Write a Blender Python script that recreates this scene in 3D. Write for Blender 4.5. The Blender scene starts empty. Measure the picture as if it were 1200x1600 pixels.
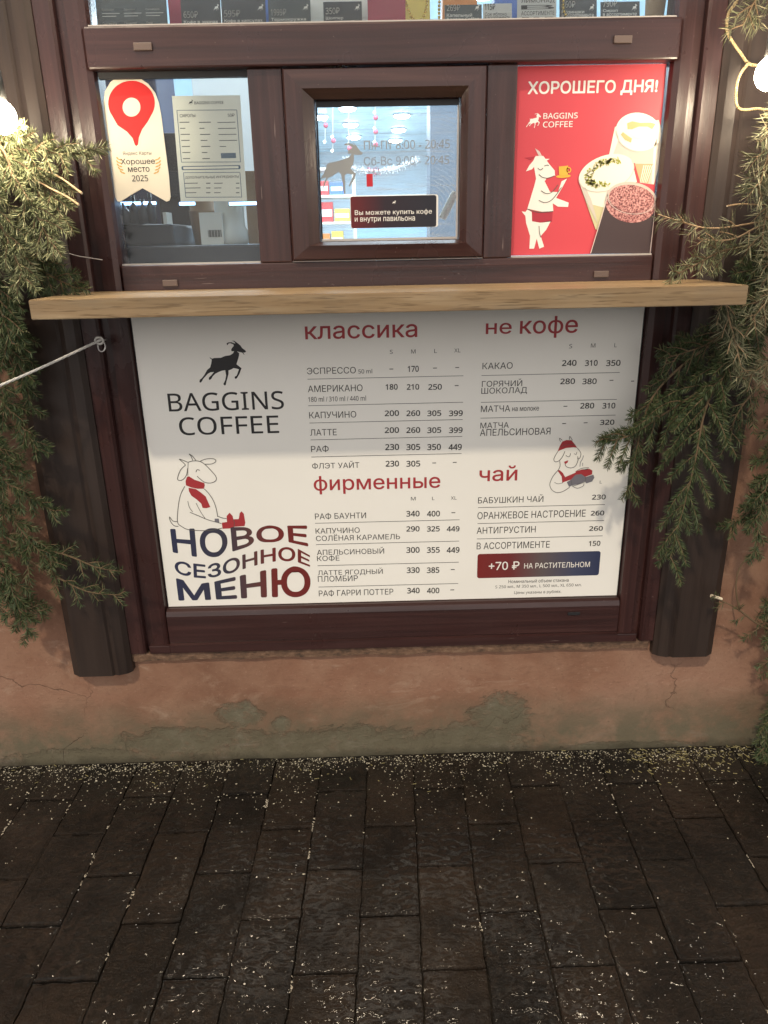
import bpy, bmesh, math, random
from mathutils import Vector, Matrix, geometry, noise
R = math.radians
scene = bpy.context.scene
COL = scene.collection
random.seed(7)

# ------------------------------------------------------------------ camera
F, PITCH, YAW, ROLL, DIST, H = 1164.947, 0.3479588, -0.0124872, -0.0200052, 1.918961, 1.5
cam_data = bpy.data.cameras.new('camera')
cam = bpy.data.objects.new('camera', cam_data); COL.objects.link(cam)
cam_data.sensor_fit = 'VERTICAL'; cam_data.sensor_height = 24.0
cam_data.lens = 24.0 * F / 1600.0
cam_data.clip_start = 0.02; cam_data.clip_end = 300
cam.matrix_world = (Matrix.Translation((0, -DIST, H)) @ Matrix.Rotation(YAW, 4, 'Z')
                    @ Matrix.Rotation(math.pi/2 - PITCH, 4, 'X') @ Matrix.Rotation(ROLL, 4, 'Z'))
scene.camera = cam
ROT = cam.matrix_world.to_3x3()

# ------------------------------------------------------------------ world, sun, exposure (night street)
world = bpy.data.worlds.new('World'); scene.world = world; world.use_nodes = True
wn = world.node_tree; bg = wn.nodes['Background']
bg.inputs[0].default_value = (1.0, 0.955, 0.92, 1)
# street glow: lit shop fronts low on the camera's side, dark night sky overhead
wc = wn.nodes.new('ShaderNodeTexCoord'); ws = wn.nodes.new('ShaderNodeSeparateXYZ'); wn.links.new(wc.outputs['Generated'], ws.inputs[0])
wf = wn.nodes.new('ShaderNodeMapRange'); wf.inputs[1].default_value = .35; wf.inputs[2].default_value = -.85; wn.links.new(ws.outputs['Y'], wf.inputs[0])
wz = wn.nodes.new('ShaderNodeValToRGB'); wz.color_ramp.interpolation = 'EASE'
for k, (p_, v_) in enumerate(((0., .25), (.12, 1.), (.40, .85), (1., .06))):
    e_ = wz.color_ramp.elements[k] if k < 2 else wz.color_ramp.elements.new(p_)
    e_.position = p_; e_.color = (v_, v_, v_, 1)
wa = wn.nodes.new('ShaderNodeMapRange'); wa.inputs[1].default_value = -.2; wa.inputs[2].default_value = 1.; wn.links.new(ws.outputs['Z'], wa.inputs[0]); wn.links.new(wa.outputs[0], wz.inputs[0])
wm = wn.nodes.new('ShaderNodeMath'); wm.operation = 'MULTIPLY'; wn.links.new(wf.outputs[0], wm.inputs[0]); wn.links.new(wz.outputs[0], wm.inputs[1])
wq = wn.nodes.new('ShaderNodeMath'); wq.operation = 'MULTIPLY_ADD'; wq.inputs[1].default_value = .90; wq.inputs[2].default_value = .07; wn.links.new(wm.outputs[0], wq.inputs[0]); wn.links.new(wq.outputs[0], bg.inputs[1])
sun_data = bpy.data.lights.new('sun', 'SUN'); sun = bpy.data.objects.new('sun', sun_data); COL.objects.link(sun)
sun_data.energy = 0.98; sun_data.angle = R(2.0); sun_data.color = (1.0, 0.86, 0.66)
sd = Vector((0.26, 0.60, -0.80)).normalized()                 # high street lamp behind the camera
sun.rotation_euler = sd.to_track_quat('-Z', 'Y').to_euler(); sun.location = (-0.5, -3, 5)
scene.view_settings.view_transform = 'Standard'; scene.view_settings.look = 'None'
scene.view_settings.exposure = 1.0; scene.view_settings.gamma = 1.0
scene.render.engine = 'CYCLES'
scene.cycles.use_denoising = True
scene.cycles.max_bounces = 8; scene.cycles.transparent_max_bounces = 16
scene.cycles.sample_clamp_indirect = 6.0

# ------------------------------------------------------------------ measuring helpers
def pt(px, py, Y=0.0):
    """point of the plane y = Y that was measured at photo pixel px, py"""
    d = ROT @ Vector(((px - 600) / F, -(py - 800) / F, -1.0))
    t = (Y + DIST) / d.y
    return Vector((d.x * t, Y, H + d.z * t))
def gpt(px, py):
    d = ROT @ Vector(((px - 600) / F, -(py - 800) / F, -1.0)); t = -H / d.z
    return Vector((d.x * t, d.y * t - DIST, 0))

# ------------------------------------------------------------------ materials
MATS = {}
def mat(name, color=(.5, .5, .5), rough=.5, metal=0., spec=.5, emit=None, es=0., coat=0.):
    m = bpy.data.materials.new(name); m.use_nodes = True
    b = m.node_tree.nodes['Principled BSDF']
    b.inputs['Base Color'].default_value = (*color, 1); b.inputs['Roughness'].default_value = rough
    b.inputs['Metallic'].default_value = metal; b.inputs['Specular IOR Level'].default_value = spec
    b.inputs['Coat Weight'].default_value = coat
    if emit: b.inputs['Emission Color'].default_value = (*emit, 1); b.inputs['Emission Strength'].default_value = es
    MATS[name] = m
    return m
class NT:
    def __init__(s, m): s.t = m.node_tree; s.b = s.t.nodes['Principled BSDF']
    def n(s, typ, **kw):
        nd = s.t.nodes.new(typ)
        for k, v in kw.items():
            if k in nd.bl_rna.properties: setattr(nd, k, v)
            else: nd.inputs[k].default_value = v
        return nd
    def l(s, a, b): s.t.links.new(a, b)
    def coord(s, scale=(1, 1, 1), loc=(0, 0, 0), src='world'):
        mp = s.n('ShaderNodeMapping'); mp.inputs['Scale'].default_value = scale; mp.inputs['Location'].default_value = loc
        if src == 'world': g = s.n('ShaderNodeNewGeometry'); s.l(g.outputs['Position'], mp.inputs['Vector'])
        else: g = s.n('ShaderNodeTexCoord'); s.l(g.outputs['Object'], mp.inputs['Vector'])
        return mp.outputs[0]
    def noise(s, co, scale, detail=4, rough=.55, dist=0.):
        nd = s.n('ShaderNodeTexNoise'); nd.inputs['Scale'].default_value = scale; nd.inputs['Detail'].default_value = detail
        nd.inputs['Roughness'].default_value = rough; nd.inputs['Distortion'].default_value = dist
        s.l(co, nd.inputs['Vector']); return nd.outputs['Fac']
    def ramp(s, fac, stops, interp='LINEAR'):
        nd = s.n('ShaderNodeValToRGB'); cr = nd.color_ramp; cr.interpolation = interp
        while len(cr.elements) < len(stops): cr.elements.new(.5)
        for e, (p, c) in zip(cr.elements, stops):
            e.position = p; e.color = (c, c, c, 1) if isinstance(c, (int, float)) else (*c, 1)
        s.l(fac, nd.inputs[0]); return nd.outputs[0]
    def mix(s, fac, a, b, blend='MIX'):
        nd = s.n('ShaderNodeMix', data_type='RGBA', blend_type=blend)
        for i, v in ((0, fac), (6, a), (7, b)):
            if isinstance(v, (int, float)): nd.inputs[i].default_value = v
            elif isinstance(v, tuple): nd.inputs[i].default_value = (*v, 1)
            else: s.l(v, nd.inputs[i])
        return nd.outputs[2]
    def math(s, op, a, b=0., c=0.):
        nd = s.n('ShaderNodeMath', operation=op)
        for i, v in enumerate((a, b, c)):
            if isinstance(v, (int, float)): nd.inputs[i].default_value = v
            else: s.l(v, nd.inputs[i])
        return nd.outputs[0]
    def bump(s, h, strength=.3, dist=.01, prev=None):
        nd = s.n('ShaderNodeBump'); nd.inputs['Strength'].default_value = strength; nd.inputs['Distance'].default_value = dist
        s.l(h, nd.inputs['Height'])
        if prev is not None: s.l(prev, nd.inputs['Normal'])
        return nd.outputs[0]

def mahogany(name, axis, tone=.74):
    m = mat(name, rough=.36, spec=.45); t = NT(m)
    sc = {'z': (60, 60, 1.6), 'x': (1.6, 60, 60)}[axis]
    co = t.coord(sc)
    n1 = t.noise(co, 1.0, 5, .6, .6)
    big = t.noise(t.coord({'z': (9, 9, .7), 'x': (.7, 9, 9)}[axis]), 1.0, 3)
    c = t.ramp(n1, [(.30, (.026*tone, .0090*tone, .0082*tone)), (.52, (.050*tone, .0180*tone, .0160*tone)), (.74, (.084*tone, .035*tone, .030*tone))])
    c = t.mix(t.ramp(big, [(.35, 0.0), (.7, .55)]), c, (.060*tone, .028*tone, .026*tone))
    sp = t.ramp(t.noise(t.coord((130, 130, 130)), 1.0, 2), [(.72, 0.), (.78, .3)])
    scr = t.ramp(t.noise(t.coord({'z': (160, 160, 9), 'x': (9, 160, 160)}[axis], (3, 1, 5)), 1., 3, .5), [(.73, 0.), (.765, .45)])
    sp = t.math('MAXIMUM', sp, scr)
    t.l(t.mix(sp, c, (.26, .19, .165)), t.b.inputs['Base Color'])
    t.l(t.ramp(t.noise(t.coord((7, 7, 5)), 1., 4), [(.3, .22), (.7, .42)]), t.b.inputs['Roughness'])
    t.l(t.bump(n1, .22, .002, t.bump(t.noise(t.coord((170, 170, 110)), 1., 3), .16, .0015)), t.b.inputs['Normal'])
    return m
M_WV = mahogany('mahogany_upright', 'z'); M_WH = mahogany('mahogany_level', 'x')
M_TRIM = mat('dark_brown_board', rough=.42, spec=.4)
t = NT(M_TRIM)
nn = t.noise(t.coord((45, 45, 1.5)), 1., 5, .6, .4)
c = t.ramp(nn, [(.3, (.020, .0125, .0098)), (.7, (.038, .0245, .0192))])
scuff = t.ramp(t.noise(t.coord((26, 26, 5)), 1., 6, .75), [(.66, 0.), (.78, .30)])
t.l(t.mix(scuff, c, (.17, .14, .12)), t.b.inputs['Base Color'])
t.l(t.ramp(t.noise(t.coord((6, 6, 4)), 1., 4), [(.3, .34), (.7, .58)]), t.b.inputs['Roughness'])
t.l(t.bump(nn, .12, .002, t.bump(t.noise(t.coord((300, 300, 200)), 1., 3), .14, .001)), t.b.inputs['Normal'])
M_GROOVE = mat('seal_rubber', (.012, .012, .014), .6)
M_CAP = mat('drain_cap_plastic', (.11, .075, .062), .45)
M_SILVER = mat('glazing_bead', (.42, .38, .35), .35)

# stucco
M_STUCCO = mat('salmon_stucco', rough=.82, spec=.25); t = NT(M_STUCCO)
co = t.coord((1, 1, 1))
sep = t.n('ShaderNodeSeparateXYZ'); t.l(co, sep.inputs[0])
X, Z = sep.outputs['X'], sep.outputs['Z']
fine = t.noise(co, 55, 6, .65); mid = t.noise(co, 9, 6, .6, .4); big = t.noise(co, 2.2, 4, .5)
c = t.ramp(big, [(.3, (.172, .088, .056)), (.5, (.232, .121, .078)), (.7, (.295, .172, .120))])
c = t.mix(t.ramp(mid, [(.42, 0.), (.68, .6)]), c, (.28, .168, .112))
pit = t.ramp(t.noise(t.coord((1, 1, 1), (4, 4, 4)), 150, 3, .6), [(.66, 0.), (.72, .55)])
c = t.mix(pit, c, (.07, .036, .024))
c = t.mix(t.ramp(t.noise(t.coord((1, 1, 1), (1, 7, 4)), 120, 3, .6), [(.62, 0.), (.70, .45)]), c, (.36, .23, .165))
c = t.mix(t.ramp(fine, [(.52, 0.), (.70, .45)]), c, (.17, .088, .060))
# rubbed pale dusty patches
pale = t.ramp(t.noise(t.coord((5, 5, 11), (3, 1, 2)), 1., 8, .72, .8), [(.56, 0.), (.70, .65)])
c = t.mix(pale, c, (.36, .25, .18))
# missing paint: grey-green render showing near the ground, with its own outline
edge = t.math('MULTIPLY_ADD', t.noise(t.coord((13, 13, 17)), 1., 11, .76, .5), .66, -.345)
def blob(cx, cz, rx, rz):
    a = t.math('POWER', t.math('DIVIDE', t.math('SUBTRACT', X, cx), rx), 2.0)
    b = t.math('POWER', t.math('DIVIDE', t.math('SUBTRACT', Z, cz), rz), 2.0)
    return t.math('SUBTRACT', 1.0, t.math('SQRT', t.math('ADD', a, b)))
patches = [blob(-.14, .03, .44, .085), blob(.37, .13, .10, .085), blob(.28, .045, .20, .07), blob(-.42, .165, .075, .05),
           blob(-.30, .125, .035, .03), blob(-.60, .075, .22, .05), blob(.75, .0, .25, .03), blob(-.95, .02, .25, .04)]
mx = patches[0]
for p_ in patches[1:]: mx = t.math('MAXIMUM', mx, p_)
mk = t.math('ADD', mx, t.math('MULTIPLY', edge, 3.2))
mask = t.math('MULTIPLY', t.ramp(mk, [(.0, 0.), (.10, .55), (.34, 1.)]), t.ramp(t.noise(t.coord((24, 24, 30), (3, 3, 3)), 1., 7, .7), [(.34, .35), (.50, 1.)]))
rim = t.math('SUBTRACT', t.ramp(mk, [(-.0, 0.), (.03, 1.)]), t.ramp(mk, [(.06, 0.), (.20, 1.)]))
gr = t.ramp(t.noise(co, 20, 7, .7), [(.3, (.095, .085, .056)), (.55, (.15, .135, .095)), (.75, (.24, .215, .165))])
c = t.mix(mask, c, gr)
wh = t.ramp(t.noise(t.coord((9, 9, 30), (5, 0, 1)), 1., 6, .7), [(.52, 0.), (.66, .8)])
low = t.ramp(Z, [(.0, 1.), (.10, 0.)])
c = t.mix(t.math('MULTIPLY', wh, low), c, (.33, .29, .25))
soil = t.math('MULTIPLY', t.ramp(t.math('MULTIPLY_ADD', t.noise(t.coord((4, 4, 5), (7, 2, 1)), 1., 8, .7), -.16, Z), [(.0, 1.), (.06, .75), (.15, 0.)]), t.ramp(t.noise(co, 11, 7, .7), [(.30, .3), (.55, .95)]))
c = t.mix(soil, c, (.115, .100, .066))
# damp dark foot
damp = t.ramp(t.math('MULTIPLY_ADD', t.noise(co, 14, 5), .05, t.math('MULTIPLY', Z, 1.0)), [(.025, .85), (.055, 0.)])
c = t.mix(damp, c, (.05, .045, .03))
# hairline cracks
vor = t.n('ShaderNodeTexVoronoi', feature='DISTANCE_TO_EDGE'); vor.inputs['Scale'].default_value = 1.45
wob = t.n('ShaderNodeVectorMath', operation='ADD'); nz = t.n('ShaderNodeTexNoise'); nz.inputs['Scale'].default_value = 5.; nz.inputs['Detail'].default_value = 6
t.l(co, nz.inputs['Vector']); vs = t.n('ShaderNodeVectorMath', operation='SCALE'); vs.inputs['Scale'].default_value = .35
t.l(nz.outputs['Color'], vs.inputs[0]); t.l(co, wob.inputs[0]); t.l(vs.outputs[0], wob.inputs[1]); t.l(wob.outputs[0], vor.inputs['Vector'])
crk = t.ramp(vor.outputs['Distance'], [(.0, 1.), (.0028, 0.)])
crk = t.math('MULTIPLY', crk, t.ramp(t.noise(co, 2.6, 2), [(.50, 0.), (.62, .5)]))
c = t.mix(crk, c, (.06, .035, .025))
t.l(c, t.b.inputs['Base Color'])
h = t.math('ADD', t.math('MULTIPLY', mid, .5), t.math('MULTIPLY', fine, .22))
h = t.math('SUBTRACT', h, t.math('MULTIPLY', mask, .25)); h = t.math('SUBTRACT', h, t.math('MULTIPLY', crk, .4))
grit = t.noise(co, 210, 4, .7); h = t.math('ADD', h, t.math('MULTIPLY', grit, .10))
t.l(t.bump(h, .8, .011), t.b.inputs['Normal'])
M_PLASTER_EDGE = mat('broken_plaster', rough=.9); t = NT(M_PLASTER_EDGE)
t.l(t.ramp(t.noise(t.coord((30, 30, 60)), 1., 6, .7), [(.3, (.04, .025, .017)), (.55, (.15, .085, .052)), (.75, (.27, .18, .12))]), t.b.inputs['Base Color'])
t.l(t.bump(t.noise(t.coord((60, 60, 60)), 1., 5), .7, .008), t.b.inputs['Normal'])

# oak shelf
M_OAK = mat('oak', rough=.42, spec=.4, coat=.12); t = NT(M_OAK)
g1 = t.noise(t.coord((2.2, 75, 75)), 1., 6, .62, .5); g2 = t.noise(t.coord((.9, 14, 14)), 1., 4, .5, .8)
c = t.ramp(g1, [(.26, (.105, .070, .036)), (.42, (.22, .150, .080)), (.58, (.29, .208, .115)), (.76, (.40, .30, .18))])
c = t.mix(t.ramp(g2, [(.40, 0.), (.66, .75)]), c, (.36, .245, .135))
pores = t.ramp(t.noise(t.coord((14, 320, 320)), 1., 2), [(.56, 0.), (.66, .8)])
c = t.mix(pores, c, (.09, .055, .027))
c = t.mix(t.ramp(t.noise(t.coord((5, 9, 9)), 1., 7, .7), [(.50, 0.), (.68, .5)]), c, (.20, .155, .105))
ring = t.n('ShaderNodeTexWave', wave_type='BANDS', bands_direction='Y'); ring.inputs['Scale'].default_value = 9.; ring.inputs['Distortion'].default_value = 5.; ring.inputs['Detail'].default_value = 3.
t.l(t.coord((.35, 1.4, 2.2)), ring.inputs['Vector'])
c = t.mix(t.ramp(ring.outputs['Fac'], [(.72, 0.), (.95, .38)]), c, (.23, .14, .06))
t.l(c, t.b.inputs['Base Color']); t.l(t.bump(g1, .18, .002, t.bump(pores, .2, .001)), t.b.inputs['Normal'])

# pavers
M_PAVER = mat('wet_paver', rough=.5, spec=.22); t = NT(M_PAVER)
geo = t.n('ShaderNodeNewGeometry'); rnd = geo.outputs['Random Per Island']
co = t.coord((1, 1, 1))
c = t.ramp(rnd, [(0., (.008, .0065, .0052)), (.25, (.013, .0095, .0070)), (.5, (.022, .0145, .0095)), (.75, (.0115, .0095, .0080)), (1., (.020, .015, .0115))])
a = t.noise(co, 42, 8, .72); b2 = t.noise(co, 190, 4, .7); e2 = t.noise(t.coord((1, 1, 1), (9, 4, 0)), 6.5, 5, .6)
c = t.mix(t.ramp(a, [(.48, 0.), (.68, .7)]), c, (.032, .021, .0135))
c = t.mix(t.ramp(b2, [(.56, 0.), (.68, .6)]), c, (.058, .044, .033))
c = t.mix(t.ramp(e2, [(.46, 0.), (.62, .7)]), c, (.006, .0048, .004))
t.l(c, t.b.inputs['Base Color'])
wet = t.ramp(t.noise(t.coord((1, 1, 1), (2, 8, 0)), 4.2, 5, .65), [(.34, .35), (.52, .5), (.70, .7)])
t.l(wet, t.b.inputs['Roughness'])
hh = t.math('ADD', t.math('MULTIPLY', a, .7), t.math('MULTIPLY', b2, .55))
t.l(t.bump(hh, .9, .008), t.b.inputs['Normal'])
film = t.math('MULTIPLY', t.noise(t.coord((1, 1.5, 1)), 38, .4, .3, .4), t.ramp(t.noise(co, 7.5, 3), [(.35, .55), (.65, 1.)]))
t.l(t.bump(film, 1.0, .0076), t.b.inputs['Coat Normal'])
t.l(t.ramp(t.noise(t.coord((1, 1, 1), (5, 3, 0)), 4.5, 5, .65), [(.40, 1.), (.62, .12)]), t.b.inputs['Coat Weight'])
t.b.inputs['Coat Roughness'].default_value = .06; t.b.inputs['Coat IOR'].default_value = 1.45
M_JOINT = mat('joint_sand', rough=.95, spec=.15); t = NT(M_JOINT)
t.l(t.ramp(t.noise(t.coord((90, 90, 90)), 1., 5), [(.35, (.010, .008, .006)), (.7, (.03, .024, .018))]), t.b.inputs['Base Color'])
M_SALT = mat('salt', (.46, .42, .32), .55)
M_ICE = mat('packed_salt', (.42, .37, .29), .6)
M_DEBRIS = mat('dry_needle', (.20, .17, .07), .7)

# prints
def printed(name, col, rough=.45, dirt=.0):
    m = mat(name, col, rough, spec=.35)
    return m
M_PAPER = mat('menu_paper', rough=.42, spec=.4); t = NT(M_PAPER)
nb = t.noise(t.coord((2.2, 2.2, 2.2)), 1., 4); ns = t.noise(t.coord((7, 7, 30)), 1., 3)
t.l(t.mix(t.ramp(nb, [(.4, 0.), (.7, .5)]), (.82, .80, .745), (.76, .74, .68)), t.b.inputs['Base Color'])
t.l(t.bump(nb, .35, .012, t.bump(t.noise(t.coord((16, 16, 16)), 1., 2), .10, .004)), t.b.inputs['Normal'])
M_INK = printed('black_ink', (.022, .021, .022)); M_INKG = printed('soft_black_ink', (.050, .048, .048))
M_CRIM = printed('crimson_ink', (.36, .035, .042)); M_GREYINK = printed('grey_ink', (.17, .165, .19)); M_WHITEINK = printed('white_ink', (.80, .77, .71))
M_DRAWW = printed('drawing_white', (.80, .765, .69)); M_LINE = printed('drawing_line', (.10, .095, .085))
def gradient(name, x0, x1, stops):
    m = mat(name, rough=.45, spec=.35); t = NT(m)
    s = t.n('ShaderNodeSeparateXYZ'); t.l(t.coord(), s.inputs[0])
    mr = t.n('ShaderNodeMapRange'); mr.inputs[1].default_value = x0; mr.inputs[2].default_value = x1
    t.l(s.outputs['X'], mr.inputs[0]); t.l(t.ramp(mr.outputs[0], stops), t.b.inputs['Base Color']); return m
NAVY, WINE = (.030, .034, .075), (.155, .022, .020)
M_SLOGAN = gradient('slogan_ink', -.555, -.22, [(0., NAVY), (.38, (.040, .040, .062)), (.62, (.10, .045, .043)), (.8, WINE), (1., WINE)])
M_BANNER = gradient('banner_ink', .265, .635, [(0., (.19, .020, .018)), (.3, (.15, .026, .026)), (.55, (.11, .085, .085)), (.8, (.055, .062, .11)), (1., (.030, .038, .085))])
M_NOTICE = gradient('notice_ink', -.035, .175, [(0., (.11, .010, .012)), (.18, (.065, .010, .014)), (.36, (.022, .012, .018)), (1., (.016, .018, .026))])
M_RED = printed('poster_red', (.58, .062, .080), .5); M_RED2 = printed('poster_shorts_red', (.40, .03, .05)); M_PINRED = mat('pin_red', (.62, .030, .030), .6, spec=.2)
M_CREAM = mat('sticker_cream', (.74, .68, .55), .65, spec=.2); M_GOLD = printed('laurel_gold', (.58, .36, .09)); M_YEL = printed('cup_yellow', (.72, .40, .05))
M_SHEET = printed('list_paper', (.84, .81, .70), .5); M_SLINE = printed('list_ink', (.10, .11, .11)); M_SBLUE = printed('list_blue', (.10, .15, .21))
M_MILK = printed('milk_foam', (.78, .73, .62)); M_GLASSG = printed('picture_glass_grey', (.55, .50, .43)); M_LATTE = printed('picture_latte', (.52, .36, .19)); M_ART = printed('latte_art', (.62, .40, .17))
M_MATCHA = printed('matcha_body', (.56, .52, .30)); M_MLEAF = printed('matcha_powder', (.36, .37, .07))
M_DARKDRINK = printed('dark_drink', (.060, .040, .042)); M_RIM = printed('picture_rim', (.62, .50, .46))
M_FOAMP = mat('berry_foam', rough=.5); t = NT(M_FOAMP)
t.l(t.ramp(t.noise(t.coord((260, 260, 260)), 1., 3, .7), [(.40, (.10, .02, .025)), (.50, (.42, .16, .15)), (.62, (.62, .34, .31))]), t.b.inputs['Base Color'])
M_CARD = printed('card_charcoal', (.055, .058, .062), .5); M_CARD2 = printed('card_grey', (.085, .095, .095), .5); M_CARDR = printed('card_red', (.35, .045, .075), .5); M_CARDW = printed('card_white', (.55, .54, .50), .55)
M_FROST = mat('etched_grey_film', (.30, .31, .31), .7, spec=.2); M_FROST2 = mat('etched_letter_film', (.33, .34, .35), .7, spec=.2); M_SQ = printed('square_red', (.50, .02, .03))

# glass: clear pane with reflection and a light film of dirt
def glass(name, dirt, scratch):
    m = bpy.data.materials.new(name); m.use_nodes = True; t = NT(m); T = m.node_tree
    out = T.nodes['Material Output']; T.nodes.remove(t.b)
    tr = t.n('ShaderNodeBsdfTransparent'); tr.inputs[0].default_value = (.95, .97, .97, 1)
    gl = t.n('ShaderNodeBsdfGlossy'); gl.inputs['Roughness'].default_value = .02
    fr = t.n('ShaderNodeFresnel'); fr.inputs[0].default_value = 1.30
    df = t.n('ShaderNodeBsdfDiffuse'); df.inputs[0].default_value = (.55, .57, .58, 1)
    m1 = t.n('ShaderNodeMixShader'); t.l(fr.outputs[0], m1.inputs[0]); t.l(tr.outputs[0], m1.inputs[1]); t.l(gl.outputs[0], m1.inputs[2])
    d = t.ramp(t.noise(t.coord((3, 3, 5)), 1., 6, .65), [(.35, dirt*.4), (.7, dirt*1.6)])
    if scratch:
        wv = t.n('ShaderNodeTexWave', wave_type='RINGS', rings_direction='Y'); wv.inputs['Scale'].default_value = 34.; wv.inputs['Distortion'].default_value = 2.2; wv.inputs['Detail'].default_value = 6.; wv.inputs['Detail Scale'].default_value = 3.
        t.l(t.coord((1, 1, 1), (-.13, 0, -1.56)), wv.inputs['Vector'])
        sx = t.n('ShaderNodeSeparateXYZ'); t.l(t.coord(), sx.inputs[0]); right = t.ramp(sx.outputs['X'], [(.11, 0.), (.16, 1.)])
        arc = t.math('MULTIPLY', t.ramp(wv.outputs['Fac'], [(.62, 0.), (1., .20)]), t.math('MULTIPLY', right, t.ramp(t.noise(t.coord((9, 9, 9), (1, 2, 4)), 1., 5, .7), [(.40, 0.), (.62, 1.)])))
        lv = t.math('MULTIPLY', t.ramp(t.noise(t.coord((5, 5, 150), (2, 1, 0)), 1., 5, .65), [(.50, 0.), (.72, .26)]), t.ramp(sx.outputs['Z'], [(0., 0.), (1., 1.)]))
        br = t.math('ADD', arc, lv)
        d = t.math('ADD', d, br)
    m2 = t.n('ShaderNodeMixShader'); t.l(d, m2.inputs[0]); t.l(m1.outputs[0], m2.inputs[1]); t.l(df.outputs[0], m2.inputs[2])
    t.l(m2.outputs[0], out.inputs[0]); return m
M_GLASS = glass('window_glass', .022, False); M_GLASS_S = glass('streaked_glass', .10, True)

# fir
def needles(name, stops, rough=.55):
    m = mat(name, rough=rough, spec=.35); t = NT(m)
    g = t.n('ShaderNodeNewGeometry'); t.l(t.ramp(g.outputs['Random Per Island'], stops), t.b.inputs['Base Color'])
    t.b.inputs['Subsurface Weight'].default_value = 0.0
    return m
M_SPRUCE = needles('spruce_needle', [(0., (.020, .036, .014)), (.4, (.042, .066, .024)), (.8, (.075, .098, .038)), (1., (.14, .13, .06))])
M_SPRUCE_LIT = needles('lit_spruce_needle', [(0., (.07, .085, .040)), (.4, (.13, .148, .072)), (.8, (.19, .20, .105)), (1., (.26, .245, .14))])  # lit copy of the spruce needles, bulb glow put into the colour
M_PINE = needles('pine_needle', [(0., (.075, .085, .042)), (.4, (.12, .125, .070)), (.8, (.18, .17, .10)), (1., (.25, .22, .14))])
M_TWIG = mat('twig_bark', (.13, .085, .045), .8); M_STRIPPED = mat('stripped_twig', (.34, .23, .13), .7); M_CUT = mat('fresh_cut_wood', (.72, .62, .45), .7)

M_BULB = mat('lit_bulb', (1, 1, 1), .3, emit=(1.0, .84, .60), es=90.0)
M_SOCKET = mat('lamp_socket', (.02, .02, .02), .5)
M_ROPE = mat('white_rope', (.62, .60, .56), .8); M_STEEL = mat('zinc_steel', (.52, .50, .48), .38, 1.0); M_WIRE = mat('cut_wire', (.40, .37, .36), .5)
M_JUTE = mat('jute_cord', rough=.85); t = NT(M_JUTE)
t.l(t.ramp(t.noise(t.coord((260, 260, 260)), 1., 3), [(.35, (.20, .14, .065)), (.65, (.42, .33, .18))]), t.b.inputs['Base Color'])

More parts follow.
